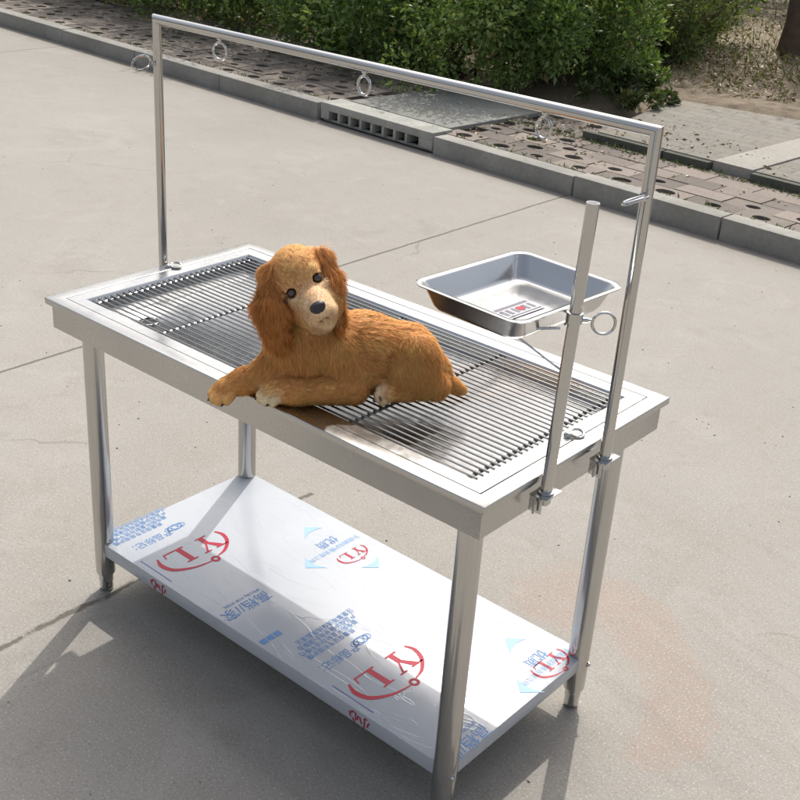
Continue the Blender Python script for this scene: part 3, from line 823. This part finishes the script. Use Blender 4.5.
# short tray post beside it
YS = .168
px0 = Vector((L + DG - .003, YS - .004, .752)); px1 = Vector((L + DG + .006, YS + .004, 1.2973))
b = MB(); n = 32
rings = b.sweep([px0, px1], TR, n, caps=True, hollow=True)
rin = b.sweep([px1, px1 + (px0 - px1) * .1], TR - .0016, n, caps=True, hollow=False)
base1 = n; base2 = 2 * n
b.add([v for v in rings[1]] + [v for v in rin[0]], [(k, (k + 1) % n, n + (k + 1) % n, n + k) for k in range(n)])
post = b.build('tray_post', M['tube'], table, angle=50)
def onpost(z): return px0.lerp(px1, (z - px0.z) / (px1.z - px0.z))
cp = onpost(1.104)
b = MB(); b.lathe(cp - Vector((0, 0, .010)), [(TR + .0005, 0), (TR + .0035, .001), (TR + .0035, .019), (TR + .0005, .020)], 28)
collar = b.build('collar', M['tube'], post)
vd = Vector((-.60, .68, 0)).normalized(); sd = Vector((.85, .30, .0)).normalized()
sidev = Vector((.757, .653, 0)).normalized()
b = MB(); a0 = cp + Vector((.012, .004, -.002)); b.sweep([a0, a0 + sidev * .010], .0045, 12); b.sweep([a0 + sidev * .008, a0 + sidev * .018], .0025, 10)
b.ring(a0 + sidev * (.018 + .0185) + Vector((0, 0, -.004)), .0190, .0026, sidev, Vector((0, 0, 1)), 36); b.build('knob_ring', M['bright'], post)
# wire holder ring and strut that carry the tray
b = MB()
q = [Vector((1.262, .158, 1.082)), Vector((1.225, .130, 1.0775)), Vector((1.06, .125, 1.0615)), Vector((1.05, .15, 1.0615)), Vector((1.06, .30, 1.0615)), Vector((1.08, .315, 1.0615)), Vector((1.20, .31, 1.0615)), Vector((1.232, .26, 1.070)), Vector((1.258, .178, 1.082))]
b.sweep(q, .0024, 8)
b.sweep([Vector((1.185, .128, 1.0600)), onpost(1.008) + Vector((-.010, -.004, 0))], .0021, 8)
b.build('tray_holder', M['bright'], post)

# clamp brackets that hold the posts on the apron
def bracket(x, y, sgn):
    b = MB(); t = .0022
    b.box((x + sgn * .000, y, .770), (.036, .050, t))
    b.box((x - sgn * .0285 + sgn * .002 + 0 * sgn, y, .752), (t, .050, .038)) if False else None
    b.box((x + sgn * -.003, y - .025, .755), (.026, t, .030))
    b.lathe((x, y, .7715), [(TR + .0042, 0), (TR + .0042, .004), (TR + .001, .0046)], 24)
    b.lathe((x, y, .7462), [(.004, 0), (.0075, .001), (.0085, .006), (.0085, .0225)], 20)
    o = b.build('clamp_bracket', M['bright'], table, bevel=0, angle=30)
    h = MB(); c = Vector((x - sgn * .001, y - .0275, .7655))
    h.sweep([c + Vector((0, 0, .001)), c + Vector((0, -.004, -.001)), c + Vector((0, -.006, -.008)), c + Vector((0, -.006, -.024))], .0020, 8)
    h.build('bracket_slit_shade', M['rod'], o)  # dark bent rod stands in for the shadowed slit beside the bracket
bracket(L + DG, YG, 1); bracket(L + DG - .003, YS - .004, 1); bracket(-DG, YG, -1)

# screw eyes lying on the rim at both ends
for (x, y, ang) in ((1.212, .330, .95), (.022, .345, 1.0)):
    d = Vector((math.cos(ang), math.sin(ang), 0))
    b = MB(); c = Vector((x, y, .8045))
    b.lathe(c - d * .006 - Vector((0, 0, .0042)), [(.0075, 0), (.0078, .003), (.006, .0065), (.002, .0085)], 16)
    b.ring(c + d * .0135, .0125, .0028, d, Vector((-d.y, d.x, .25)).normalized())
    b.build('rim_eye', M['bright'], table)

# ------------------------------------------------------------------ instrument tray
tray = empty('instrument_tray', (1.1375, .2115, 1.064), -.065)
tag(tray, 'shallow rectangular stainless steel instrument tray held beside the short post above the table', 'tray')
def rrect(hx, hy, r, z, n=8):
    out = []
    for cx, cy, a0 in ((hx - r, hy - r, 0), (-hx + r, hy - r, PI / 2), (-hx + r, -hy + r, PI), (hx - r, -hy + r, 1.5 * PI)):
        for k in range(n + 1): a = a0 + PI / 2 * k / n; out.append((cx + r * math.cos(a), cy + r * math.sin(a), z))
    return out
HX, HY, TD = .1215, .1500, .047
prof = [(HX, HY, .030, TD - .002), (HX + .0006, HY + .0006, .030, TD - .0002), (HX - .001, HY - .001, .029, TD + .0008), (HX - .0095, HY - .0095, .024, TD), (HX - .012, HY - .012, .023, TD - .003),
        (HX - .024, HY - .024, .026, .010), (HX - .028, HY - .028, .026, .004), (HX - .034, HY - .034, .026, .0015), (HX - .05, HY - .05, .02, .0008)]
b = MB(); N = 36; vs = []; fs = []
for p in prof: vs += rrect(p[0], p[1], p[2], p[3])
for j in range(len(prof) - 1):
    for k in range(N):
        l = (k + 1) % N; fs.append((j * N + k, j * N + l, (j + 1) * N + l, (j + 1) * N + k))
fs.append(tuple((len(prof) - 1) * N + k for k in range(N))); b.add(vs, fs)
bo = b.build('basin', M['bright'], tray, angle=60)
md = bo.modifiers.new('thick', 'SOLIDIFY'); md.thickness = .0009; md.offset = -1
# printed sticker in the basin
def sticker_mat():
    t = NT('tray_sticker'); return t.set(Base_Color=(.42, .42, .43), Roughness=.3, Metallic=.3).m
stk = mesh_obj('sticker', [(-.020, -.050, .0022), (.028, -.050, .0022), (.028, .045, .0022), (-.020, .045, .0022)], [(0, 1, 2, 3)], sticker_mat(), tray)
V = []; F = []
def rq(x0, y0, x1, y1, z=.0026):
    i = len(V); V.extend([(x0, y0, z), (x1, y0, z), (x1, y1, z), (x0, y1, z)]); F.append((i, i + 1, i + 2, i + 3))
rq(-.016, -.046, -.008, .041); rq(.020, -.046, .024, .041)
for i in range(6): rq(-.004, -.044 + i * .0145, .016, -.036 + i * .0145)
mesh_obj('sticker_print', V, F, simple('tray_print', (.07, .06, .09), .4), stk)
V = []; F = []; rq(-.002, -.004, .012, .012, .0029); mesh_obj('sticker_mark', V, F, M['red'], stk)

# ------------------------------------------------------------------ the puppy
dog = empty('spaniel_puppy', (.8038, .1164, .8), math.radians(50.23))
tag(dog, 'golden spaniel puppy lying on the table grating, head tilted, one paw over the front edge', 'dog')

# primitives in dog coordinates: x to image right, y away from the viewer, z up
CARVE_AT = 5
prims = []   # (kind, data, smooth k, colour id, flow, fur length)
def cap(a, b_, ra, rb, k=.02, col=0, flow=None, fl=.013):
    a, b_ = np.array(a, float), np.array(b_, float)
    prims.append(('c', a, b_, ra, rb, k, col, (b_ - a) / (np.linalg.norm(b_ - a) + 1e-9) if flow is None else np.array(flow, float), fl))
def ell(c, R_, rad, k=.02, col=0, flow=(0, 0, -1), fl=.013):
    prims.append(('e', np.array(c, float), np.array(R_, float), np.array(rad, float), 0, k, col, np.array(flow, float), fl))
Id = np.eye(3)
# trunk
cap((-.030, .052, .072), (.055, .042, .077), .071, .074, .03, flow=(1, 0, -.35), fl=.016)
cap((.055, .046, .077), (.143, .044, .066), .071, .062, .03, flow=(1, 0, -.3), fl=.014)
cap((.143, .044, .064), (.200, .034, .038), .058, .034, .03, flow=(.8, -.1, -.6), fl=.014)
cap((-.036, .040, .118), (-.062, .030, .185), .058, .048, .03, flow=(.15, -.2, -1), fl=.018)
ell((-.070, .022, .098), Id, (.046, .048, .062), .03, flow=(0, -.2, -1), fl=.022)
# shoulders and forelegs
cap((-.004, .006, .100), (.026, -.010, .044), .042, .036, .016, flow=(.1, -.1, -1), fl=.015)
cap((.030, -.024, .033), (-.078, -.024, .029), .032, .0250, .005, flow=(-1, 0, -.25), fl=.010)
cap((-.078, -.024, .029), (-.122, -.025, .025), .0245, .0205, .015, flow=(-1, 0, -.2), fl=.006)
cap((-.095, .030, .085), (-.118, .026, .050), .040, .034, .025, flow=(-.3, -.1, -1), fl=.015)
cap((-.110, .027, .046), (-.176, .031, .024), .0315, .0225, .02, flow=(-1, 0, -.35), fl=.011)
cap((-.176, .031, .024), (-.210, .031, .010), .0225, .0205, .015, flow=(-1, 0, -.4), fl=.006)
# thigh, hind leg
ell((.153, .006, .066), Id, (.054, .044, .064), .006, flow=(.1, 0, -1), fl=.014)
cap((.130, -.010, .056), (.196, -.008, .028), .034, .026, .014, flow=(.3, -.1, -1), fl=.014)
cap((.196, -.008, .024), (.135, -.018, .022), .0225, .019, .012, flow=(-1, 0, -.1), fl=.009)
cap((.135, -.018, .022), (.098, -.027, .0235), .019, .0195, .012, flow=(-1, 0, 0), fl=.005)
# tail
cap((.205, .030, .034), (.234, .014, .019), .019, .013, .012, flow=(.8, -.3, -.5), fl=.013)
cap((.234, .014, .019), (.252, .004, .0125), .013, .0095, .01, flow=(.8, -.3, -.3), fl=.009)
# toes: (centre, direction of the paw)
def toes(c, fwd, side, r, sp, col=0, lift=0):
    c, fwd, side = (np.array(q, float) for q in (c, fwd, side))
    for i, (o_, f_) in enumerate(((-1.45, -.002), (-.5, .006), (.5, .006), (1.45, -.002))):
        q = c + side * sp * o_ + fwd * f_
        cap(q - fwd * .008 + np.array([0, 0, .004]), q + fwd * .005, r, r * .9, .0035, col, flow=tuple(fwd + np.array([0, 0, -.4])), fl=.0025)
toes((-.133, -.030, .0165), (-.80, -.6, -.1), (-.55, .83, 0), .0102, .0130, 3)
toes((-.221, .021, -.004), (-.66, -.66, -.35), (-.70, .71, 0), .0104, .0132, 0)
toes((.086, -.036, .021), (-.80, -.6, .1), (-.25, .30, .92), .0085, .0092, 3)

# head frame
ey = np.array((-.071, -.045, .251))
rgt = np.array((.86, .10, .50)); rgt /= np.linalg.norm(rgt)
fw = np.array((.10, -.95, .23)); fw -= rgt * fw.dot(rgt); fw /= np.linalg.norm(fw)
upv = np.cross(rgt, -fw) * 1.0
upv = np.cross(fw, rgt) if np.cross(fw, rgt)[2] > 0 else np.cross(rgt, fw)
HM = np.stack([rgt, upv, fw], 1)              # columns: right, up, forward
HC = ey - HM @ np.array((0, .004, .050))
def hp(r_, u_, f_): return HC + HM @ np.array((r_, u_, f_))
dn = -upv
ell(hp(0, .014, -.008), HM, (.049, .055, .057), .018, 1, flow=tuple(upv * .6 - fw), fl=.011)
ell(hp(0, .020, .018), HM, (.042, .042, .040), .018, 1, flow=tuple(upv - fw * .3), fl=.008)
cap(hp(0, -.020, .028), hp(0, -.033, .066), .033, .0262, .018, 2, flow=tuple(-fw * .9 + upv * .2), fl=.004)
cap(hp(0, -.033, .066), hp(0, -.0405, .088), .0262, .0195, .012, 2, flow=tuple(-fw * .9), fl=.003)
for s_ in (-1, 1):
    ell(hp(.0235 * s_, -.042, .020), HM, (.0235, .040, .032), .02, 1, flow=tuple(dn * .8 - fw * .5 + rgt * s_ * .4), fl=.008)
    ell(hp(.0150 * s_, -.054, .068), HM, (.0170, .0175, .023), .010, 2, flow=tuple(dn - fw * .5), fl=.004)
    ell(hp(.025 * s_, .020, .040), HM, (.0150, .0100, .0130), .006, 4, flow=tuple(upv * .7 + rgt * s_ * .6), fl=.005)
    ell(hp(.0265 * s_, .0105, .0475), HM, (.0125, .0042, .0075), .003, 4, flow=tuple(upv * .7 + rgt * s_ * .6), fl=.002)
    ell(hp(.026 * s_, -.0135, .043), HM, (.015, .0085, .010), .010, 2, flow=tuple(dn * .5 - fw * .4 + rgt * s_ * .6), fl=.004)
ell(hp(-.006, -.074, .030), HM, (.026, .022, .026), .014, 2, flow=tuple(dn * .6 - fw), fl=.008)
cap(hp(0, -.068, .030), hp(0, -.073, .068), .021, .0135, .012, 2, flow=tuple(dn * .6 - fw), fl=.006)
# ears: flat, hanging
def ear(a, m_, b_, wid, thick, nrm, col=5, fl=.026):
    a, m_, b_, nrm = (np.array(q, float) for q in (a, m_, b_, nrm))
    for p0, p1, w0, w1 in ((a, m_, .55, 1.), (m_, b_, 1., .62)):
        for t in (0., .33, .66, 1.):
            c = p0 + (p1 - p0) * t; w = wid * (w0 + (w1 - w0) * t)
            ax = (p1 - p0) / np.linalg.norm(p1 - p0); nn_ = nrm - ax * nrm.dot(ax); nn_ /= np.linalg.norm(nn_); sd_ = np.cross(ax, nn_)
            ell(c, np.stack([sd_, ax, nn_], 1), (w, .024, thick), .008, col, flow=tuple(ax + np.array([0, 0, -.3])), fl=fl)
ear((-.127, -.010, .254), (-.133, -.034, .200), (-.119, -.032, .143), .0295, .0100, (-.45, -1, .25))
ear((-.033, .000, .285), (-.016, -.014, .245), (-.004, -.016, .180), .0215, .0100, (.85, -.65, .2))
cap((-.110, .004, .262), (-.138, .0, .252), .016, .014, .012, 1, flow=(-.5, 0, -1), fl=.010)
cap((-.050, .010, .284), (-.030, .010, .282), .015, .014, .012, 1, flow=(.5, 0, -1), fl=.010)

EYES = [hp(-.0262, .003, .0440), hp(.0262, .003, .0440)]
NOSE = hp(.001, -.0325, .1060)

def sdf_all(P):
    D = np.full(len(P), 1e3)
    for ip, p in enumerate(prims):
        if ip == CARVE_AT:
            for a, b_, rg in ((np.array((.094, -.046, .020)), np.array((.104, -.036, .094)), .017),):   # fold before the thigh
                ab = b_ - a; t = np.clip(((P - a) @ ab) / ab.dot(ab), 0, 1)
                d = rg - np.linalg.norm(P - a - t[:, None] * ab, axis=1); k = .014; h = np.maximum(k - np.abs(D - d), 0) / k; D = np.maximum(D, d) + h * h * k * .25
        if p[0] == 'c':
            a, b_, ra, rb, k = p[1:6]; ab = b_ - a; t = np.clip(((P - a) @ ab) / ab.dot(ab), 0, 1)
            d = np.linalg.norm(P - a - t[:, None] * ab, axis=1) - (ra + (rb - ra) * t)
        else:
            c, R_, rad, _, k = p[1:6]; q = (P - c) @ R_; k0 = np.linalg.norm(q / rad, axis=1); k1 = np.linalg.norm(q / rad ** 2, axis=1)
            d = k0 * (k0 - 1) / np.maximum(k1, 1e-6)
        h = np.maximum(k - np.abs(D - d), 0) / k
        D = np.minimum(D, d) - h * h * k * .25
    for e in EYES:                       # sockets
        d = .0096 - np.linalg.norm(P - e - (HM @ np.array((0, 0, .004))), axis=1)
        k = .004; h = np.maximum(k - np.abs(D - d), 0) / k; D = np.maximum(D, d) + h * h * k * .25
    # mouth crease under the nose
    for s_ in (-1, 1):
        a = hp(0, -.056, .096); b_ = hp(.027 * s_, -.066, .064); ab = b_ - a; t = np.clip(((P - a) @ ab) / ab.dot(ab), 0, 1)
        d = .0022 - np.linalg.norm(P - a - t[:, None] * ab, axis=1); D = np.maximum(D, d)
    return D

def surface_nets():
    lo = np.array([-.262, -.150, -.035]); hi = np.array([.285, .135, .335]); st = .0034
    n = np.ceil((hi - lo) / st).astype(int) + 1
    gx = [lo[i] + np.arange(n[i]) * st for i in range(3)]
    G = np.stack(np.meshgrid(*gx, indexing='ij'), -1).reshape(-1, 3)
    D = np.concatenate([sdf_all(G[i:i + 400000]) for i in range(0, len(G), 400000)]).reshape(n)
    ins = D < 0
    c = [ins[i:n[0] - 1 + i, j:n[1] - 1 + j, k:n[2] - 1 + k] for i in (0, 1) for j in (0, 1) for k in (0, 1)]
    sm = sum(q.astype(int) for q in c); act = (sm > 0) & (sm < 8)
    idx = -np.ones(act.shape, int); ids = np.argwhere(act); idx[act] = np.arange(len(ids))
    acc = np.zeros((len(ids), 3)); cnt = np.zeros(len(ids))
    offs = [(i, j, k) for i in (0, 1) for j in (0, 1) for k in (0, 1)]
    for a in range(8):
        for b_ in range(a + 1, 8):
            if sum(abs(offs[a][q] - offs[b_][q]) for q in range(3)) != 1: continue
            da = D[tuple((ids + offs[a]).T)]; db = D[tuple((ids + offs[b_]).T)]; m = (da < 0) != (db < 0)
            t = np.where(m, da / np.where(da == db, 1, da - db), 0)
            p = np.array(offs[a]) + t[:, None] * (np.array(offs[b_]) - np.array(offs[a])); acc[m] += p[m]; cnt[m] += 1
    V = lo + (ids + acc / cnt[:, None]) * st
    F = []
    for ax in range(3):
        u, v = (ax + 1) % 3, (ax + 2) % 3
        sl0 = [slice(1, -1)] * 3; sl0[ax] = slice(0, n[ax] - 1)
        e0 = ins[tuple(sl0)]; s1 = list(sl0); s1[ax] = slice(1, n[ax]); e1 = ins[tuple(s1)]
        cr = np.argwhere(e0 != e1); base_ = np.ones(3, int); base_[ax] = 0
        pos = cr + base_; sign = e0[tuple(cr.T)]
        q = []
        for du, dv in ((0, 0), (1, 0), (1, 1), (0, 1)):
            w = pos.copy(); w[:, u] -= du; w[:, v] -= dv; q.append(idx[tuple(w.T)])
        q = np.stack(q, 1); q[~sign] = q[~sign][:, ::-1]; F.append(q)
    return V, np.concatenate(F)
BV, BF = surface_nets()

# nearest primitive for colour, flow and fur length
def prim_fields(P):
    W_ = []; 
    for p in prims:
        if p[0] == 'c':
            a, b_, ra, rb = p[1:5]; ab = b_ - a; t = np.clip(((P - a) @ ab) / ab.dot(ab), 0, 1)
            d = np.linalg.norm(P - a - t[:, None] * ab, axis=1) - (ra + (rb - ra) * t)
        else:
            c, R_, rad = p[1:4]; q = (P - c) @ R_; k0 = np.linalg.norm(q / rad, axis=1); k1 = np.linalg.norm(q / rad ** 2, axis=1)
            d = k0 * (k0 - 1) / np.maximum(k1, 1e-6)
        W_.append(d)
    Dm = np.stack(W_, 1); w = np.exp(-(Dm - Dm.min(1, keepdims=True)) / .004); w /= w.sum(1, keepdims=True)
    cols = np.array([(.95, .510, .180), (.95, .56, .23), (.94, .66, .40), (.94, .72, .46), (.94, .55, .25), (.78, .355, .105)])
    C_ = cols[[p[6] for p in prims]]; Fl = np.stack([p[7] / np.linalg.norm(p[7]) for p in prims]); Ln = np.array([p[8] for p in prims])
    return w @ C_, w @ Fl, w @ Ln
def vnoise(P, f, seed=0):
    """cheap smooth noise"""
    r = np.random.default_rng(seed); o = np.zeros(len(P))
    for i in range(5):
        d = r.normal(0, 1, 3); o += np.sin(P @ d * f * (1 + .4 * i) + r.uniform(0, 6))
    return o / 3
def dog_col(P):
    c, f, l = prim_fields(P)
    m = .5 + .25 * vnoise(P, 60, 1) + .2 * vnoise(P, 170, 2)
    m2 = np.clip(.5 + .5 * vnoise(P * np.array((1, 1, .5)), 230, 4), 0, 1)
    c = c * (.80 + .26 * np.clip(m, 0, 1)[:, None] + .16 * m2[:, None])
    # paler blaze between the eyes and down the muzzle sides
    q = (P - HC) @ HM
    bl = np.exp(-(q[:, 0] / .012) ** 2) * (q[:, 2] > .03) * np.exp(-((q[:, 1] + .002) / .03) ** 2)
    c = c * (1 - .5 * bl[:, None]) + np.array((.78, .52, .28)) * .5 * bl[:, None]
    for s_ in (-1, 1):          # dark lips
        a = hp(0, -.056, .096); b_ = hp(.027 * s_, -.066, .064); ab = b_ - a; t = np.clip(((P - a) @ ab) / ab.dot(ab), 0, 1)
        w_ = np.exp(-(np.linalg.norm(P - a - t[:, None] * ab, axis=1) / .0030) ** 2)[:, None]; c = c * (1 - w_ * .85) + np.array((.10, .045, .03)) * w_ * .85
    a = NOSE - HM @ np.array((0, .008, .006)); b_ = hp(0, -.056, .096); ab = b_ - a; t = np.clip(((P - a) @ ab) / ab.dot(ab), 0, 1)
    w_ = np.exp(-(np.linalg.norm(P - a - t[:, None] * ab, axis=1) / .0018) ** 2)[:, None]; c = c * (1 - w_ * .6) + np.array((.16, .08, .05)) * w_ * .6
    for e in EYES:              # dark lid rims with a tawny ring
        dd = np.linalg.norm(P - e, axis=1); w_ = np.clip((.0138 - dd) / .002, 0, 1)[:, None]; c = c * (1 - w_ * .8) + np.array((.13, .06, .03)) * w_ * .8
    return np.clip(c, .01, .9), f, l

def dog_mat(name, rough=.6, tr=0.):
    t = NT(name); a = t.n('ShaderNodeAttribute', attribute_name='furcol').outputs['Color']
    t.set(Base_Color=a, Roughness=rough); t.b.inputs['Specular IOR Level'].default_value = .3
    if tr:
        x = t.n('ShaderNodeBsdfTranslucent'); t.l(a, x.inputs['Color']); mx = t.n('ShaderNodeMixShader'); mx.inputs[0].default_value = tr
        t.l(t.b.outputs[0], mx.inputs[1]); t.l(x.outputs[0], mx.inputs[2]); t.l(mx.outputs[0], t.out.inputs[0])
    return t.m
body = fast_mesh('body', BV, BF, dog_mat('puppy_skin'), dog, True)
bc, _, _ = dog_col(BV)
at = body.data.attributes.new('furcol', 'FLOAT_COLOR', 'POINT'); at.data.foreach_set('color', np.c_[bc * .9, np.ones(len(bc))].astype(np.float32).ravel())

def fur(nst):
    A, B, C_, D_ = (BV[BF[:, i]] for i in range(4))
    nr = np.cross(C_ - A, D_ - B); ar = np.linalg.norm(nr, axis=1); nr = nr / np.maximum(ar[:, None], 1e-12)
    r = np.random.default_rng(5); k = r.choice(len(BF), nst, p=ar / ar.sum())
    u, v = r.random((2, nst, 1)); P = (A[k] * (1 - u) + B[k] * u) * (1 - v) + (D_[k] * (1 - u) + C_[k] * u) * v; Nn = nr[k]
    # smooth normals from the field
    e = .003
    Nn = np.stack([sdf_all(P + np.array(d_) * e) - sdf_all(P - np.array(d_) * e) for d_ in ((1, 0, 0), (0, 1, 0), (0, 0, 1))], 1); Nn /= np.linalg.norm(Nn, axis=1, keepdims=True) + 1e-9
    keep = np.ones(nst, bool)
    for e_ in EYES: keep &= np.linalg.norm(P - e_, axis=1) > .0104
    keep &= np.linalg.norm(P - NOSE, axis=1) > .0150
    keep &= ~((P[:, 2] < .003) & (Nn[:, 2] < -.5) & (P[:, 0] > -.15))
    P, Nn = P[keep], Nn[keep]; n = len(P)
    c, f, l = dog_col(P)
    f = f - Nn * (f * Nn).sum(1, keepdims=True); f /= np.linalg.norm(f, axis=1, keepdims=True) + 1e-6
    side = np.cross(Nn, f)
    cl = vnoise(P, 150, 9)[:, None] * .60 + vnoise(P, 60, 10)[:, None] * .50      # clumps turn together
    wav = (l > .016)[:, None]
    d0 = f + side * cl * (1 + .5 * wav) + Nn * (.50 + .36 * vnoise(P, 200, 12)[:, None]) + r.normal(0, .13, (n, 3)); d0 /= np.linalg.norm(d0, axis=1, keepdims=True)
    d1 = f + side * (cl * .6 + .35 * wav * vnoise(P, 300, 13)[:, None]) + Nn * .10 + r.normal(0, .10, (n, 3)) + np.array([0, 0, -.15]); d1 /= np.linalg.norm(d1, axis=1, keepdims=True)
    L_ = (l * 1.05 * r.uniform(.5, 1.15, n))[:, None]
    p0 = P - Nn * .0008; p1 = P + d0 * L_ * .4; p2 = p1 + (d0 * .4 + d1 * .6) * L_ * .35; p3 = p2 + d1 * L_ * .35
    flo = p3[:, 2] < .0012
    w = np.cross(d0, Nn + r.normal(0, .45, (n, 3))); w /= np.linalg.norm(w, axis=1, keepdims=True)
    wd = (.00022 + .00010 * np.clip(l / .02, 0, 1))[:, None] * r.uniform(.7, 1.3, (n, 1))
    fl_ = (np.cross(w, d0) * Nn).sum(1, keepdims=True); w = np.where(fl_ > 0, w, -w)
    V = np.stack([p0 - w * wd, p0 + w * wd, p1 - w * wd * .95, p1 + w * wd * .95, p2 - w * wd * .7, p2 + w * wd * .7, p3], 1).reshape(-1, 3)
    i = (np.arange(n) * 7)[:, None]
    Fq = np.concatenate([i + np.array([0, 1, 3]), i + np.array([0, 3, 2]), i + np.array([2, 3, 5]), i + np.array([2, 5, 4]), i + np.array([4, 5, 6])], 0)
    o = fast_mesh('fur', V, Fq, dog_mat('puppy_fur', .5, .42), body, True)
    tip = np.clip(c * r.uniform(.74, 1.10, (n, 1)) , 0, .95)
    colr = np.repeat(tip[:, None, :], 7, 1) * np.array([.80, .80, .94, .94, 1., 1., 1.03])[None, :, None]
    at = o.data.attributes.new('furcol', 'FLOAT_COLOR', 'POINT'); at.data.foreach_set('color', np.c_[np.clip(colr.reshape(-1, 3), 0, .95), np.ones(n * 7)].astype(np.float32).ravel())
    NN = np.repeat((Nn * .8 + d0 * .1 + r.normal(0, .22, (n, 3)))[:, None, :], 7, 1).reshape(-1, 3); NN /= np.linalg.norm(NN, axis=1, keepdims=True)
    try: o.data.normals_split_custom_set_from_vertices(NN.astype(np.float32))
    except Exception as ex: print('normals', ex)
    return o
fur(190000)

# eyes, nose, claws
def sphere_mesh(name, c, rad, R_, mat, parent, nu=24, nv=16):
    V = []; F = []
    for j in range(nv + 1):
        th = PI * j / nv
        for i in range(nu):
            ph = 2 * PI * i / nu; q = np.array([math.sin(th) * math.cos(ph), math.cos(th), math.sin(th) * math.sin(ph)]) * np.array(rad); V.append(tuple(np.array(c) + R_ @ q))
    for j in range(nv):
        for i in range(nu): F.append((j * nu + i, j * nu + (i + 1) % nu, (j + 1) * nu + (i + 1) % nu, (j + 1) * nu + i))
    return mesh_obj(name, V, F, mat, parent, True)
eyem = simple('puppy_eye', (.030, .015, .010), .06, Coat_Weight=1., Coat_Roughness=.02)
for e in EYES: sphere_mesh('eye', e, (.0100, .0092, .0088), HM, eyem, body)
def nose_mat():
    t = NT('puppy_nose'); n = t.noise(900, 2, .5); t.set(Base_Color=(.030, .026, .028), Roughness=.38); t.bump(n, .5, .0006); return t.m
nm = nose_mat()
def nose():
    o = sphere_mesh('nose', NOSE - HM @ np.array((0, 0, .004)), (.0150, .0115, .0105), HM, nm, body, 32, 24)
    me = o.data
    for v in me.vertices:
        q = HM.T @ (np.array(v.co) - (NOSE - HM @ np.array((0, 0, .004))))
        for s_ in (-1, 1):
            dd = math.hypot(q[0] - s_ * .0068, q[1] + .0008)
            if q[2] > 0 and dd < .0042: q = q - np.array((0, 0, .0045 * (1 - dd / .0042)))
        if q[2] > 0 and abs(q[0]) < .0016 and q[1] < .002: q[2] -= .0018
        q[0] *= 1 + .12 * (q[1] / .0115)
        v.co = NOSE - HM @ np.array((0, 0, .004)) + HM @ q
    return o
nose()
clawm = simple('puppy_claw', (.045, .035, .03), .35)
for c, fwd, side, sp in (((-.133, -.030, .0165), (-.80, -.6, -.1), (-.55, .83, 0), .0122), ((-.221, .021, -.004), (-.66, -.66, -.35), (-.70, .71, 0), .0124)):
    c, fwd, side = (np.array(q, float) for q in (c, fwd, side))
    for o_ in (-1.45, -.5, .5, 1.45):
        q = c + side * sp * o_ + fwd * .0125 + np.array([0, 0, -.002]); b = MB()
        b.sweep([Vector(q - fwd * .003), Vector(q + fwd * .003), Vector(q + fwd * .0045 + np.array([0, 0, -.002]))], [.0024, .0022, .0012], 8); b.build('claw', clawm, body)
pad = simple('puppy_pad', (.16, .10, .085), .6)
for q, rr_ in (((.079, -.047, .0205), (.0075, .006, .003)), ((.072, -.040, .030), (.004, .004, .0025)), ((.071, -.041, .013), (.004, .004, .0025))):
    Rm = np.stack([np.array((.6, -.8, 0)), np.array((0, 0, 1.)), np.array((-.8, -.6, 0))], 1); sphere_mesh('paw_pad', q, rr_, Rm, pad, body, 14, 10)

# ------------------------------------------------------------------ camera, light, world
cam_d = bpy.data.cameras.new('camera'); cam = bpy.data.objects.new('camera', cam_d); COL.objects.link(cam)
cam.location = (2.18295771, -1.38138409, 1.7923013); cam.rotation_euler = (1.117781, -0.063366, 0.712626)
cam_d.lens = 52.097; cam_d.sensor_width = 36; cam_d.clip_start = .05; cam_d.clip_end = 1500
S.camera = cam

sunv = Vector((-.335, .676, 1)).normalized()
el = math.asin(sunv.z); az = math.atan2(sunv.x, sunv.y)      # clockwise from +y
sd_ = bpy.data.lights.new('sun', 'SUN'); sd_.energy = 2.4; sd_.angle = math.radians(.55); sd_.color = (1, .965, .905)
sun = bpy.data.objects.new('sun', sd_); COL.objects.link(sun); sun.rotation_euler = sunv.to_track_quat('Z', 'Y').to_euler(); sun.location = (0, 0, 10)
w = bpy.data.worlds.new('World'); S.world = w; w.use_nodes = True
nt = w.node_tree; bg = nt.nodes['Background']; sky = nt.nodes.new('ShaderNodeTexSky'); sky.sky_type = 'NISHITA'; sky.sun_disc = False
sky.sun_elevation = el; sky.sun_rotation = az; sky.air_density = 1.0; sky.dust_density = 6.0; sky.ozone_density = 1.0
hs = nt.nodes.new('ShaderNodeHueSaturation'); hs.inputs['Saturation'].default_value = .55; nt.links.new(sky.outputs[0], hs.inputs['Color']); nt.links.new(hs.outputs[0], bg.inputs[0]); bg.inputs[1].default_value = .15
S.view_settings.view_transform = 'Standard'; S.view_settings.look = 'None'; S.view_settings.exposure = 0.48; S.view_settings.gamma = 1; S.view_settings.use_curve_mapping = False
S.render.engine = 'CYCLES'
